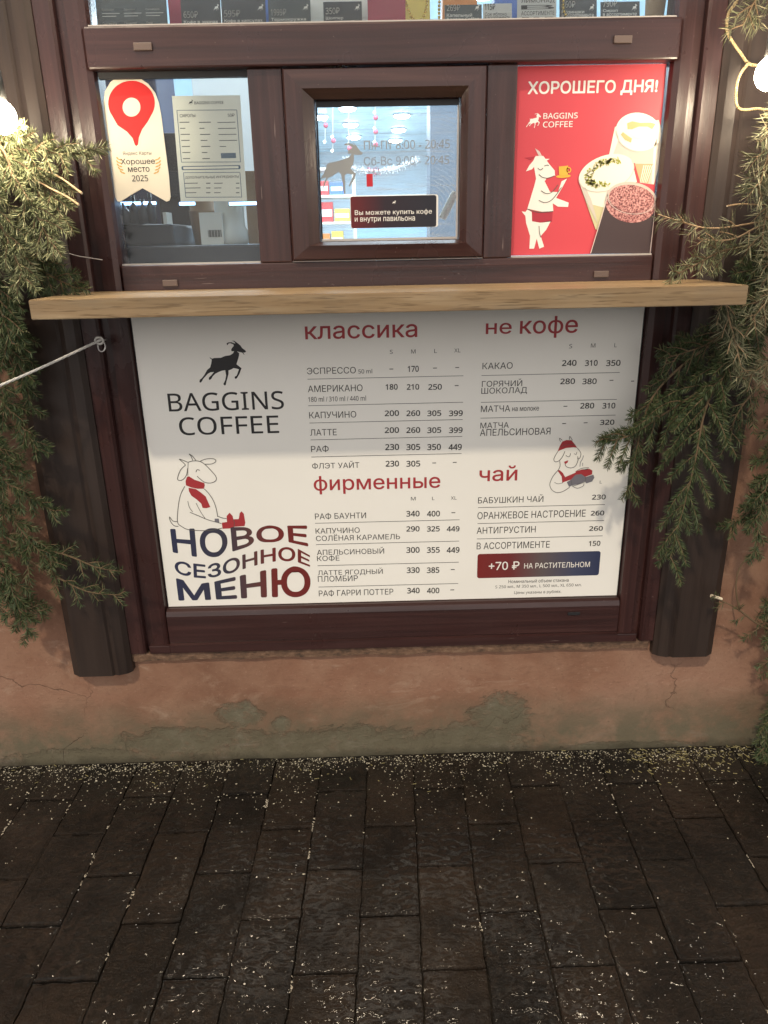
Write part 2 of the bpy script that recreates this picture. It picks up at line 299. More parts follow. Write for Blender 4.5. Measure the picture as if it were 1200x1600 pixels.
# ------------------------------------------------------------------ mesh builder
class MB:
    def __init__(s): s.v = []; s.f = []; s.m = []; s.mats = []; s.sm = []
    def mi(s, m):
        if m not in s.mats: s.mats.append(m)
        return s.mats.index(m)
    def add(s, vs, fs, m, smooth=False):
        o = len(s.v); s.v += [tuple(v) for v in vs]; k = s.mi(m)
        for f in fs: s.f.append(tuple(i + o for i in f)); s.m.append(k); s.sm.append(smooth)
    def box(s, x0, x1, y0, y1, z0, z1, m, bev=0.0):
        if bev <= 0:
            vs = [(x, y, z) for x in (x0, x1) for y in (y0, y1) for z in (z0, z1)]
            s.add(vs, [(0, 1, 3, 2), (4, 6, 7, 5), (0, 4, 5, 1), (2, 3, 7, 6), (0, 2, 6, 4), (1, 5, 7, 3)], m); return
        bm = bmesh.new(); bmesh.ops.create_cube(bm, size=1)
        for v in bm.verts:
            v.co = Vector(((x0 + x1)/2 + v.co.x*(x1 - x0), (y0 + y1)/2 + v.co.y*(y1 - y0), (z0 + z1)/2 + v.co.z*(z1 - z0)))
        bmesh.ops.bevel(bm, geom=bm.edges[:], offset=bev, segments=2, affect='EDGES', profile=.6)
        s.bm(bm, m)
    def bm(s, bm, m, smooth=False):
        bm.verts.index_update(); s.add([v.co.copy() for v in bm.verts], [[v.index for v in f.verts] for f in bm.faces], m, smooth); bm.free()
    def prism(s, poly, y0, y1, m):
        """outline (x, z) given thickness from y0 (front) to y1"""
        n = len(poly); tri = geometry.tessellate_polygon([[Vector((p[0], p[1], 0)) for p in poly]])
        s.add([(x, y0, z) for x, z in poly], tri, m)
        s.add([(x, y1, z) for x, z in poly], tri, m)
        s.add([(x, y0, z) for x, z in poly] + [(x, y1, z) for x, z in poly], [(i, (i + 1) % n, n + (i + 1) % n, n + i) for i in range(n)], m)
    def profile_z(s, prof, z0, z1, m):
        """profile (x, y) swept upright"""
        n = len(prof)
        s.add([(x, y, z0) for x, y in prof] + [(x, y, z1) for x, y in prof], [(i, (i + 1) % n, n + (i + 1) % n, n + i) for i in range(n)], m)
        tri = geometry.tessellate_polygon([[Vector((p[0], p[1], 0)) for p in prof]])
        s.add([(x, y, z0) for x, y in prof], tri, m); s.add([(x, y, z1) for x, y in prof], tri, m)
    def tube(s, pts, rad, m, n=8, smooth=True, cap=None):
        pts = [Vector(p) for p in pts]; rings = []
        for i, p in enumerate(pts):
            d = (pts[min(i + 1, len(pts) - 1)] - pts[max(i - 1, 0)]).normalized()
            u = d.orthogonal().normalized() if i == 0 else (rings_u - d * rings_u.dot(d)).normalized()
            rings_u = u; w = d.cross(u); r = rad[i] if isinstance(rad, (list, tuple)) else rad
            rings.append([p + (u*math.cos(2*math.pi*k/n) + w*math.sin(2*math.pi*k/n)) * r for k in range(n)])
        vs = [v for r in rings for v in r]
        fs = [(i*n + k, i*n + (k + 1) % n, (i + 1)*n + (k + 1) % n, (i + 1)*n + k) for i in range(len(pts) - 1) for k in range(n)]
        s.add(vs, fs, m, smooth)
        s.add(rings[0], [tuple(range(n))], cap or m); s.add(rings[-1], [tuple(range(n))], cap or m)
    def sphere(s, c, r, m, seg=20, scale=(1, 1, 1)):
        bm = bmesh.new(); bmesh.ops.create_uvsphere(bm, u_segments=seg, v_segments=max(6, seg//2), radius=r)
        for v in bm.verts: v.co = Vector((v.co.x*scale[0] + c[0], v.co.y*scale[1] + c[1], v.co.z*scale[2] + c[2]))
        s.bm(bm, m, True)
    def lathe(s, c, prof, m, n=20):
        """prof (r, z) around an upright axis at c"""
        vs = [(c[0] + r*math.cos(2*math.pi*k/n), c[1] + r*math.sin(2*math.pi*k/n), c[2] + z) for r, z in prof for k in range(n)]
        s.add(vs, [(i*n + k, i*n + (k+1) % n, (i+1)*n + (k+1) % n, (i+1)*n + k) for i in range(len(prof) - 1) for k in range(n)], m, True)
    def build(s, name, parent=None, origin=None, normals=True):
        me = bpy.data.meshes.new(name)
        wo = parent_world(parent) if parent else Vector((0, 0, 0))
        if parent is None:
            if origin is None:
                xs = [v[0] for v in s.v]; ys = [v[1] for v in s.v]; zs = [v[2] for v in s.v]
                origin = ((min(xs) + max(xs))/2, (min(ys) + max(ys))/2, min(zs))
            wo = Vector(origin)
        me.from_pydata([(v[0] - wo[0], v[1] - wo[1], v[2] - wo[2]) for v in s.v], [], s.f)
        for m in s.mats: me.materials.append(m)
        me.polygons.foreach_set('material_index', s.m); me.polygons.foreach_set('use_smooth', s.sm)
        if normals and len(s.v) < 60000:
            b = bmesh.new(); b.from_mesh(me); bmesh.ops.recalc_face_normals(b, faces=b.faces); b.to_mesh(me); b.free()
        me.update()
        o = bpy.data.objects.new(name, me); COL.objects.link(o)
        if parent: o.parent = parent
        else: o.location = wo
        return o
def parent_world(o):
    v = Vector((0, 0, 0))
    while o: v += o.location; o = o.parent
    return v
def tag(o, label, cat=None, group=None, kind=None):
    o['label'] = label
    if cat: o['category'] = cat
    if group: o['group'] = group
    if kind: o['kind'] = kind
    return o
def thing(name, loc, label, cat, group=None):
    o = bpy.data.objects.new(name, None); o.empty_display_size = .05; o.location = loc; COL.objects.link(o)
    return tag(o, label, cat, group)

# ------------------------------------------------------------------ flat prints (lettering and drawings on a sheet)
_tc = {}
def untangle(l):
    """cut an outline that crosses itself into loops that do not"""
    n = len(l); cut = {}
    for i in range(n):
        (ax, ay), (bx, by) = l[i], l[(i + 1) % n]
        for j in range(i + 2, n):
            if i == 0 and j == n - 1: continue
            (cx, cy), (dx, dy) = l[j], l[(j + 1) % n]
            if max(ax, bx) < min(cx, dx) or max(cx, dx) < min(ax, bx) or max(ay, by) < min(cy, dy) or max(cy, dy) < min(ay, by): continue
            den = (bx - ax)*(dy - cy) - (by - ay)*(dx - cx)
            if abs(den) < 1e-12: continue
            t_ = ((cx - ax)*(dy - cy) - (cy - ay)*(dx - cx))/den; u_ = ((cx - ax)*(by - ay) - (cy - ay)*(bx - ax))/den
            if 1e-6 < t_ < 1 - 1e-6 and 1e-6 < u_ < 1 - 1e-6:
                p = (ax + (bx - ax)*t_, ay + (by - ay)*t_); cut.setdefault(i, []).append((t_, p)); cut.setdefault(j, []).append((u_, p))
    if not cut: return [l]
    w = []
    for i in range(n): w.append(l[i]); w += [p for _, p in sorted(cut.get(i, []))]
    out, st = [], []
    for p in w:
        if p in st: k = st.index(p); out.append(st[k:]); st = st[:k]
        st.append(p)
    out.append(st)
    return [o for o in out if len(o) > 2]
def fill_outlines(pts, edges):
    """fill letter outlines; strokes of a letter that overlap are filled one by one"""
    nxt = dict(edges); seen = set(); loops = []
    for a in nxt:
        if a in seen: continue
        l = []; q = a
        while q not in seen and q in nxt: seen.add(q); l.append(pts[q]); q = nxt[q]
        l = [p for i, p in enumerate(l) if (p[0] - l[i-1][0])**2 + (p[1] - l[i-1][1])**2 > 1e-10]
        if len(l) > 2: loops += untangle(l)
    area = lambda l: sum(l[i-1][0]*l[i][1] - l[i][0]*l[i-1][1] for i in range(len(l)))/2
    def inside(p, l):
        r = False
        for i in range(len(l)):
            (x0, y0), (x1, y1) = l[i-1], l[i]
            if (y0 > p[1]) != (y1 > p[1]) and p[0] < (x1 - x0)*(p[1] - y0)/(y1 - y0) + x0: r = not r
        return r
    ar = [area(l) for l in loops]; holes = {}; hole = set()
    for i, l in enumerate(loops):
        for j, o in enumerate(loops):
            if i != j and ar[i]*ar[j] < 0 and abs(ar[j]) > abs(ar[i]) and all(inside(p, o) for p in l): holes.setdefault(j, []).append(i); hole.add(i); break
    vs, fs = [], []
    for j, o in enumerate(loops):
        if j in hole: continue
        rings = [o] + [loops[i] for i in holes.get(j, [])]
        tr = geometry.tessellate_polygon([[Vector((x, y, 0)) for x, y in r] for r in rings]); b = len(vs)
        for r in rings: vs += [(x, y, (j % 7)*.000004) for x, y in r]
        fs += [tuple(q + b for q in t3) for t3 in tr]
    return vs, fs
SANS = {}
for i in range(26): SANS[chr(65 + i)] = chr(0x1D5A0 + i); SANS[chr(97 + i)] = chr(0x1D5BA + i)
for i in range(10): SANS[chr(48 + i)] = chr(0x1D7E2 + i)
def glyphs(s, bold=0.0, shear=0.0):
    s = ''.join(SANS.get(c, c) for c in s)
    k = (s, bold, shear)
    if k in _tc: return _tc[k]
    cu = bpy.data.curves.new('lettering', 'FONT'); cu.body = s; cu.fill_mode = 'NONE'; cu.resolution_u = 4; cu.shear = shear
    ob = bpy.data.objects.new('lettering', cu); COL.objects.link(ob)
    bpy.context.view_layer.update()
    me = bpy.data.meshes.new_from_object(ob.evaluated_get(bpy.context.evaluated_depsgraph_get()))
    vs, fs = fill_outlines([(v.co.x, v.co.y) for v in me.vertices], [tuple(e.vertices) for e in me.edges])
    bpy.data.objects.remove(ob); bpy.data.curves.remove(cu); bpy.data.meshes.remove(me)
    x0 = min(v[0] for v in vs); x1 = max(v[0] for v in vs); y0 = min(v[1] for v in vs); y1 = max(v[1] for v in vs)
    w, h = x1 - x0, y1 - y0; n = len(vs); out, of = [], []
    sh = [(0, 0)] if bold <= 0 else [(bold*.9*math.cos(a), bold*.9*math.sin(a)) for a in [R(45*i) for i in range(8)]]
    for i, (dx, dy) in enumerate(sh):            # heavier lettering: the glyph struck again around itself, each strike a hair in front
        out += [((x + dx - x0 + max(bold, 0))/(w + 2*max(bold, 0)), (y + dy - y0 + max(bold, 0))/(h + 2*max(bold, 0)), i*.00003 + z) for x, y, z in vs]; of += [tuple(q + n*i for q in f) for f in fs]
    _tc[k] = (out, of); return _tc[k]
class Flat:
    """print lying on the plane y = Y, measured in a zoomed crop of the photo (offset ox, oy, scale s)"""
    def __init__(s, Y, ox=0, oy=0, sc=1.0): s.mb = MB(); s.Y = Y; s.ox, s.oy, s.sc = ox, oy, sc
    def view(s, ox, oy, sc): s.ox, s.oy, s.sc = ox, oy, sc; return s
    def p(s, x, y): q = pt(s.ox + x/s.sc, s.oy + y/s.sc, s.Y); return (q.x, q.z)
    def tri(s, pts, m, layer=1):
        pts = [q for i, q in enumerate(pts) if i == 0 or (q[0] - pts[i-1][0])**2 + (q[1] - pts[i-1][1])**2 > 1e-12]
        tr = geometry.tessellate_polygon([[Vector((a, b, 0)) for a, b in pts]])
        s.mb.add([(a, s.Y - .0004*layer, b) for a, b in pts], tr, m)
    def poly(s, pts, m, layer=1): s.tri([s.p(*q) for q in pts], m, layer)
    def text(s, txt, x0, y0, x1, y1, m, bold=0.0, layer=1):
        vs, fs = glyphs(txt, bold); ym, xm = (y0 + y1)/2, (x0 + x1)/2
        A, B = s.p(x0, ym)[0], s.p(x1, ym)[0]; T, U = s.p(xm, y0)[1], s.p(xm, y1)[1]
        s.mb.add([(A + (B - A)*u, s.Y - .0004*layer - e, U + (T - U)*v) for u, v, e in vs], fs, m)
    def dash(s, x, y, m, w=20, h=4): s.rect(x - w/2, y - h/2, x + w/2, y + h/2, m)
    def rect(s, x0, y0, x1, y1, m, layer=1):
        ym, xm = (y0 + y1)/2, (x0 + x1)/2
        A, B = s.p(x0, ym)[0], s.p(x1, ym)[0]; T, U = s.p(xm, y0)[1], s.p(xm, y1)[1]
        s.tri([(A, T), (B, T), (B, U), (A, U)], m, layer)
    def rrect(s, x0, y0, x1, y1, r, m, layer=1):
        ym, xm = (y0 + y1)/2, (x0 + x1)/2
        A, B = s.p(x0, ym)[0], s.p(x1, ym)[0]; T, U = s.p(xm, y0)[1], s.p(xm, y1)[1]
        s.tri(rounded(A, B, U, T, r), m, layer)
    def rule(s, x0, x1, y, m, h=2.2): s.rect(x0, y - h/2, x1, y + h/2, m)
    def ell(s, cx, cy, rx, ry, rot, m, layer=1, a0=0, a1=360, inner=None, n=40):
        c, q = math.cos(R(rot)), math.sin(R(rot))
        def e(a, k=1.0): u, v = rx*k*math.cos(a), ry*k*math.sin(a); return (cx + c*u - q*v, cy + q*u + c*v)
        an = [R(a0 + (a1 - a0)*i/n) for i in range(n + 1)]
        if inner is None: s.poly([e(a) for a in an[:-1 if a1 - a0 == 360 else None]], m, layer)
        else:
            o = [s.p(*e(a)) for a in an]; i_ = [s.p(*e(a, inner)) for a in an]
            s.mb.add([(a, s.Y - .0004*layer, b) for a, b in o + i_], [(k, k + 1, n + 2 + k, n + 1 + k) for k in range(n)], m)
    def stroke(s, pts, w, m, layer=2, taper=False):
        """ink line of width w (crop pixels) through the points, smoothed"""
        P = smooth2(pts, 4); o = []
        L, Rr = [], []
        for i, (x, y) in enumerate(P):
            a, b = P[max(i-1, 0)], P[min(i+1, len(P)-1)]; dx, dy = b[0]-a[0], b[1]-a[1]; l = math.hypot(dx, dy) or 1
            k = w/2 * (1 if not taper else max(.25, math.sin(math.pi*(.12 + .76*i/(len(P)-1)))))
            L.append(s.p(x - dy/l*k, y + dx/l*k)); Rr.append(s.p(x + dy/l*k, y - dx/l*k))
        n = len(P)
        s.mb.add([(a, s.Y - .0004*layer, b) for a, b in L + Rr], [(i, i+1, n+i+1, n+i) for i in range(n-1)], m)
    def warp(s, txt, top, bot, m, bold=0.0):
        """lettering squeezed between two measured curves"""
        vs, fs = glyphs(txt, bold)
        def at(c, u):
            x = c[0][0] + (c[-1][0] - c[0][0])*u
            for (xa, ya), (xb, yb) in zip(c, c[1:]):
                if x <= xb or (xb, yb) == c[-1]:
                    k = (x - xa)/(xb - xa); return x, ya + (yb - ya)*k
        out = []
        for u, v, e_ in vs:
            xt, yt = at(top, u); xb, yb = at(bot, u)
            q_ = s.p(xb + (xt - xb)*v, yb + (yt - yb)*v); out.append((q_[0], s.Y - .0004 - e_, q_[1]))
        s.mb.add(out, fs, m)
    def build(s, name, parent): return s.mb.build(name, parent, normals=False)
def smooth2(pts, k):
    if len(pts) < 3: return pts
    o = []
    for i in range(len(pts) - 1):
        p0, p1, p2, p3 = pts[max(i-1, 0)], pts[i], pts[i+1], pts[min(i+2, len(pts)-1)]
        for j in range(k):
            u = j/k
            o.append(tuple(.5*((2*b) + (-a + c_)*u + (2*a - 5*b + 4*c_ - d)*u*u + (-a + 3*b - 3*c_ + d)*u**3) for a, b, c_, d in zip(p0, p1, p2, p3)))
    return o + [pts[-1]]
def rounded(A, B, U, T, r, n=6):
    o = []
    for cx, cz, a0 in ((B - r, T - r, 0), (A + r, T - r, 90), (A + r, U + r, 180), (B - r, U + r, 270)):
        for i in range(n + 1):
            a = R(a0 + 90*i/n); o.append((cx + r*math.cos(a), cz + r*math.sin(a)))
    return o
GOAT = [(330,455),(350,468),(375,485),(420,472),(540,468),(620,435),(715,420),(770,385),(790,345),(740,345),(735,310),(765,265),(785,245),(775,215),(720,195),(685,200),(670,230),(655,220),(650,200),(680,180),(740,175),(790,195),(815,200),(790,165),(745,150),(790,148),(830,175),(870,205),(910,240),(940,285),(1000,330),(1015,355),(990,370),(960,372),(990,410),(965,402),(945,372),(890,360),(840,348),(885,380),(882,430),(865,490),(840,570),(835,590),(880,625),(930,665),(915,700),(890,770),(860,820),(845,850),(820,865),(800,850),(800,825),(835,805),(855,760),(880,685),(830,670),(780,660),(730,690),(685,705),(685,770),(665,850),(645,920),(635,975),(615,990),(585,960),(605,930),(625,880),(640,800),(630,740),(622,700),(560,710),(500,735),(440,765),(390,815),(365,860),(335,885),(312,870),(320,835),(360,800),(395,755),(415,735),(350,740),(300,765),(255,815),(210,865),(190,905),(165,935),(140,925),(145,880),(185,850),(225,800),(260,740),(285,695),(340,650),(360,580),(370,520),(368,495),(345,485)]
def goat(fl, x0, y0, x1, y1, m, layer=1):
    fl.poly([(x0 + (x - 140)/875*(x1 - x0), y0 + (y - 148)/842*(y1 - y0)) for x, y in GOAT], m, layer)

# ------------------------------------------------------------------ pavement
XB, SKEW = .075, .03
gmb = MB()
rng = random.Random(3)
def paver(xa, xb, ya, yb):
    g = .0010; xa += g + rng.uniform(-.0008, .0012); xb -= g + rng.uniform(-.0008, .0012); ya += g*1.7; yb -= g*1.7
    near = ya > -1.25 and abs(xa) < 1.15; nx, ny = (26, 50) if near else (6, 11); z0 = rng.uniform(-.0022, .0022); tx, ty = rng.uniform(-.006, .006), rng.uniform(-.005, .005)
    wx, wy = .0045/(xb - xa), .0045/(yb - ya)
    us = [0, wx] + [wx + (1 - 2*wx)*i/(nx - 2) for i in range(1, nx - 2)] + [1 - wx, 1]
    vv = [0, wy] + [wy + (1 - 2*wy)*i/(ny - 2) for i in range(1, ny - 2)] + [1 - wy, 1]
    vs, fs = [], []
    for j in range(ny + 1):
        for i in range(nx + 1):
            u, v = us[i], vv[j]; x = xa + (xb - xa)*u; y = ya + (yb - ya)*v
            out = i in (0, nx) or j in (0, ny)
            jx = noise.noise(Vector((x*34, y*34, 1)))*(.0030 if out else .0010); jy = noise.noise(Vector((x*34, y*34, 7)))*(.0022 if out else .0008)
            z = z0 + tx*(x - (xa+xb)/2) + ty*(y - (ya+yb)/2) + noise.noise(Vector((x*22, y*22, 0)))*.0011 + noise.noise(Vector((x*60, y*60, 4)))*.0006 + (noise.noise(Vector((x*130, y*130, 8)))*.0009 + noise.noise(Vector((x*260, y*260, 3)))*.0006 if near else 0) - (rng.uniform(.0015, .0042) if out else 0)
            vs.append((x + jx + SKEW*(y + .83), y + jy, z))
    for j in range(ny):
        for i in range(nx): a = j*(nx+1) + i; fs.append((a, a+1, a+nx+2, a+nx+1))
    gmb.add(vs, fs, M_PAVER, True)
    rim = [i for i in range(nx+1)] + [j*(nx+1)+nx for j in range(1, ny+1)] + [ny*(nx+1)+i for i in range(nx-1, -1, -1)] + [j*(nx+1) for j in range(ny-1, 0, -1)]
    ring = [vs[i] for i in rim]; n = len(ring); low = [(x, y, -.03) for x, y, z in ring]
    o = len(gmb.v); 
    base = o - len(vs)
    gmb.v += low; k = gmb.mi(M_PAVER)
    for i in range(n): gmb.f.append((base + rim[i], base + rim[(i+1) % n], o + (i+1) % n, o + i)); gmb.m.append(k); gmb.sm.append(False)
for i in range(-19, 19):
    xa = XB + .1413*i; off = -.442 if i % 2 == 0 else -.298
    for k in range(-3, 9):
        y1 = off - .287*k; y0 = y1 - .287
        if y0 > .06: continue
        paver(xa, xa + .1413, y0, min(y1, .10))
gmb.add([(-30, -40, -.009), (30, -40, -.009), (30, .12, -.009), (-30, .12, -.009)], [(0, 1, 2, 3)], M_JOINT)
tag(gmb.build('pavement', origin=(0, 0, 0)), 'dark wet stone pavers laid in staggered rows', kind='structure')

# salt grains and packed salt in the joints
smb = MB(); rng = random.Random(11)
OCT = [(1, 0, 0), (-1, 0, 0), (0, 1, 0), (0, -1, 0), (0, 0, 1), (0, 0, -1)]; OF = [(0,2,4),(2,1,4),(1,3,4),(3,0,4),(2,0,5),(1,2,5),(3,1,5),(0,3,5)]
def grain(x, y, r, m=M_SALT, sx=1, z=None):
    a = rng.uniform(0, 6.28); c, s = math.cos(a), math.sin(a)
    k = [rng.uniform(.6, 1.25) for _ in OCT]; z = .0015 if z is None else z
    smb.add([(x + r*k[q]*(c*v[0]*sx - s*v[1]), y + r*k[q]*(s*v[0]*sx + c*v[1]), z + r*.7*v[2]*k[q]) for q, v in enumerate(OCT)], OF, m)
for _ in range(5600):
    x = rng.uniform(-1.35, 1.5)
    d = rng.random()
    y = -.006 - (abs(rng.gauss(0, .03)) if d < .40 else abs(rng.gauss(0, .10)) if d < .84 else abs(rng.gauss(0, .21)) if d < .993 else rng.uniform(0, 1.0))
    if d > .4 and noise.noise(Vector((x*4, y*6, 3))) < -.18 + .35*rng.random() - .25: continue
    r = rng.choice((.0007, .0009, .0010, .0013, .0017, .0024)) * rng.uniform(.75, 1.15)
    if rng.random() < .012: r *= 1.9
    grain(x, y, r, M_SALT, rng.uniform(.8, 1.8))
for i in range(-9, 10):                                       # clumps caught in the long joints
    xj = XB + .1413*i
    for _ in range(9):
        y = -rng.uniform(.05, 1.0)
        if noise.noise(Vector((xj*7, y*5, 9))) < (.05 if i < -2 else .33): continue
        L = rng.uniform(.006, .045)
        wid = rng.uniform(.0006, .0030)
        for q in range(int(L/.0013)):
            if noise.noise(Vector((xj*50, (y + q*.0013)*120, 2))) < -.15: continue
            grain(xj + SKEW*(y + .83) + rng.gauss(0, wid), y + q*.0013, rng.uniform(.0008, .0012 + wid*.7), M_ICE, rng.uniform(.7, 1.5), -.0008)
M_GLINT = mat('glint_fleck', (.62, .60, .56), .12, spec=.9)
for q in range(1500):                                         # pale flecks added to imitate glints on the wet stones
    x = rng.uniform(-1.1, 1.1); y = -rng.uniform(.42, 1.05)
    w = noise.noise(Vector((x*5.5, y*4.5, 5))) + .5*noise.noise(Vector((x*14, y*14, 6)))
    if w < .42 - .40*min(1, (-y - .42)/.45) + .20*(rng.random() - .3): continue
    a = rng.gauss(.1, .5); L = rng.uniform(.0005, .0024); W = rng.uniform(.0002, .0006); c, s_ = math.cos(a), math.sin(a)
    smb.add([(x + L*c, y + L*s_, .0022), (x - W*s_, y + W*c, .0026), (x - L*c, y - L*s_, .0022), (x + W*s_, y - W*c, .0018), (x, y, .0036)], [(0, 1, 4), (1, 2, 4), (2, 3, 4), (3, 0, 4)], M_GLINT)
for q in range(420):                                          # fallen needles by the wall
    x = rng.choice((rng.uniform(.75, 1.3), rng.uniform(.75, 1.3), rng.uniform(-1.3, 1.3))); y = -.005 - abs(rng.gauss(0, .06))
    a = rng.uniform(0, 6.28); L = rng.uniform(.006, .014)
    smb.add([(x, y, .003), (x + L*math.cos(a), y + L*math.sin(a), .003), (x + L*math.cos(a) + .001, y + L*math.sin(a) + .001, .0045), (x + .001, y + .001, .0045)], [(0, 1, 2, 3)], M_DEBRIS)
tag(smb.build('road_salt', origin=(0, 0, 0), normals=False), 'pale salt grains and fallen needles scattered along the foot of the wall, with added glint flecks on the pavers', kind='stuff')

# ------------------------------------------------------------------ house wall with the window opening
OX0, OX1, OZ0, OZ1 = -.715, .80, .385, 2.9
wmb = MB(); NX, NZ = 90, 40
wall = thing('house_wall', (0, 0, 0), 'salmon stucco wall with peeling paint around the kiosk window', 'wall')
def wallpiece(x0, x1, z0, z1, nx, nz):
    vs, fs = [], []
    for j in range(nz + 1):
        for i in range(nx + 1):
            x = x0 + (x1 - x0)*i/nx; z = z0 + (z1 - z0)*j/nz
            w = 0 if (j in (0, nz) and z > .1) or i in (0, nx) else 1
            vs.append((x, .004*noise.noise(Vector((x*2.4, z*2.4, 0)))*w + .0015*noise.noise(Vector((x*11, z*11, 2)))*w, z))
    for j in range(nz):
        for i in range(nx): a = j*(nx+1)+i; fs.append((a, a+1, a+nx+2, a+nx+1))
    wmb.add(vs, fs, M_STUCCO, True)
wallpiece(-4, OX0, -.03, OZ1, 60, 50); wallpiece(OX1, 4, -.03, OZ1, 60, 50); wallpiece(OX0, OX1, -.03, OZ0, 60, 20); wallpiece(-4, 4, OZ1, 3.6, 30, 8)
wmb.box(-4, OX0 - .004, .012, .10, -.03, 3.6, M_STUCCO); wmb.box(OX1 + .004, 4, .012, .10, -.03, 3.6, M_STUCCO); wmb.box(OX0 - .004, OX1 + .004, .012, .10, -.03, OZ0 - .003, M_STUCCO); wmb.box(OX0 - .004, OX1 + .004, .012, .10, OZ1 + .003, 3.6, M_STUCCO)
wmb.build('stucco_face', wall)
# ragged plaster lip under the frame
lip = MB(); rng = random.Random(5); n = 90; top, bot = [], []
for i in range(n + 1):
    x = -.74 + (.79 + .74)*i/n
    top.append((x, .388)); bot.append((x, .366 - .006*noise.noise(Vector((x*9, 0, 0))) - rng.uniform(0, .003)))
lip.prism(top + bot[::-1], -.012, .010, M_PLASTER_EDGE); lip.build('plaster_edge', wall)

# ------------------------------------------------------------------ trim boards either side
def trim_board(name, side, x_out, x_in, zb, zt, label):
    root = thing(name, ((x_out + x_in)/2, -.02, zb), label, 'trim board', 'trim boards beside the window')
    s = side
    prof = [(x_out, .0), (x_out, -.030), (x_out - s*.022, -.046), (x_in + s*.052, -.046), (x_in + s*.046, -.040), (x_in + s*.034, -.043), (x_in + s*.012, -.034), (x_in, -.022), (x_in, .0)]
    m = MB(); m.profile_z(prof, zb, zt, M_TRIM); m.build('board', root); return root
trim_board('trim_board', -1, -.884, -.7155, .338, 2.9, 'dark brown moulded trim board left of the window, behind the rope hook')
trim_board('trim_board', 1, .972, .8005, .350, 2.9, 'dark brown moulded trim board right of the window, behind drooping spruce')

# ------------------------------------------------------------------ kiosk window
win = thing('kiosk_window', (.04, .0, .39), 'dark mahogany kiosk window with three panes above the oak shelf', 'window')
def frame_piece(name, x0, x1, y0, y1, z0, z1, m, bev=.003, parent=win):
    q = MB(); q.box(x0, x1, y0, y1, z0, z1, m, bev); return q.build(name, parent)
ZT = 2.9
for x0, x1, s in ((-.715, -.602, 1), (.694, .80, -1)):
    q = MB()
    if s > 0: prof = [(x0, .06), (x0, -.018), (x0 + .036, -.018), (x0 + .042, -.012), (x0 + .044, .004), (x0 + .062, .004), (x0 + .066, -.010), (x1 - .016, -.014), (x1 - .004, -.006), (x1, .010), (x1, .06)]
    else: prof = [(x1, .06), (x1, -.018), (x1 - .034, -.018), (x1 - .040, -.012), (x1 - .042, .004), (x1 - .060, .004), (x1 - .064, -.010), (x0 + .016, -.014), (x0 + .004, -.006), (x0, .010), (x0, .06)]
    q.profile_z(prof, .392, ZT, M_WV); q.build('side_post', win)
# bottom rail: stepped
q = MB()
prof = [(.05, .393), (-.020, .393), (-.020, .418), (-.013, .421), (-.016, .426), (-.017, .508), (-.012, .522), (-.004, .527), (.05, .527)]
vs = [(x, y, z) for x in (-.6005, .6925) for y, z in prof]; n = len(prof)
q.add(vs, [(i, (i+1) % n, n + (i+1) % n, n + i) for i in range(n)] + [tuple(range(n)), tuple(range(n, 2*n))], M_WH)
q.box(-.66, -.6007, -.0205, .05, .392, .417, M_WH, .002); q.box(.6927, .75, -.0205, .05, .392, .417, M_WH, .002)
q.build('bottom_rail', win)
frame_piece('sill_rail', -.6005, .6925, -.010, .058, 1.335, 1.4565, M_WH)
frame_piece('transom_rail', -.612, .702, -.0215, .058, 1.8705, 1.9525, M_WH, .004)
frame_piece('mullion', -.2635, -.1865, -.008, .058, 1.457, 1.870, M_WV); frame_piece('mullion', .2775, .3455, -.008, .058, 1.457, 1.870, M_WV)
# bright beads under the panes
frame_piece('glazing_bead', -.600, -.264, .000, .016, 1.4568, 1.4605, M_SILVER, 0); frame_piece('glazing_bead', .346, .692, .000, .016, 1.4568, 1.4605, M_SILVER, 0)
frame_piece('glazing_bead', -.600, .690, -.018, .012, 1.9528, 1.9555, M_SILVER, 0)
frame_piece('glazing_bead', -.185, .276, -.0075, .004, 1.4572, 1.4590, M_SILVER, 0)
for px, py, w in ((228, 77, .040), (968, 66, .040), (268, 442, .036), (937, 428, .036)):
    c_ = pt(px, py); f = -.0215 if py < 100 else -.010
    frame_piece('drain_cap', c_.x - w/2, c_.x + w/2, f - .006, f - .0005, c_.z - .0075, c_.z + .0075, M_CAP, .0015)
frame_piece('drain_cap', .545, .580, -.0195, -.0165, .482, .491, M_GROOVE, .001)
# panes
for nm, x0, x1, z0, z1, gm in (('pane', -.603, -.262, 1.455, 1.872, M_GLASS), ('pane', .344, .695, 1.455, 1.872, M_GLASS), ('pane', -.604, .695, 1.950, 2.9, M_GLASS)):
    frame_piece(nm, x0, x1, .020, .0235, z0, z1, gm, 0)
frame_piece('light_block_panel', -.713, .798, .0605, .075, .392, 1.456, M_GROOVE, 0)  # unseen dark panel added to stop shop light leaking through frame gaps
frame_piece('back_panel', -.603, .695, .012, .020, .525, 1.338, M_GROOVE, 0)
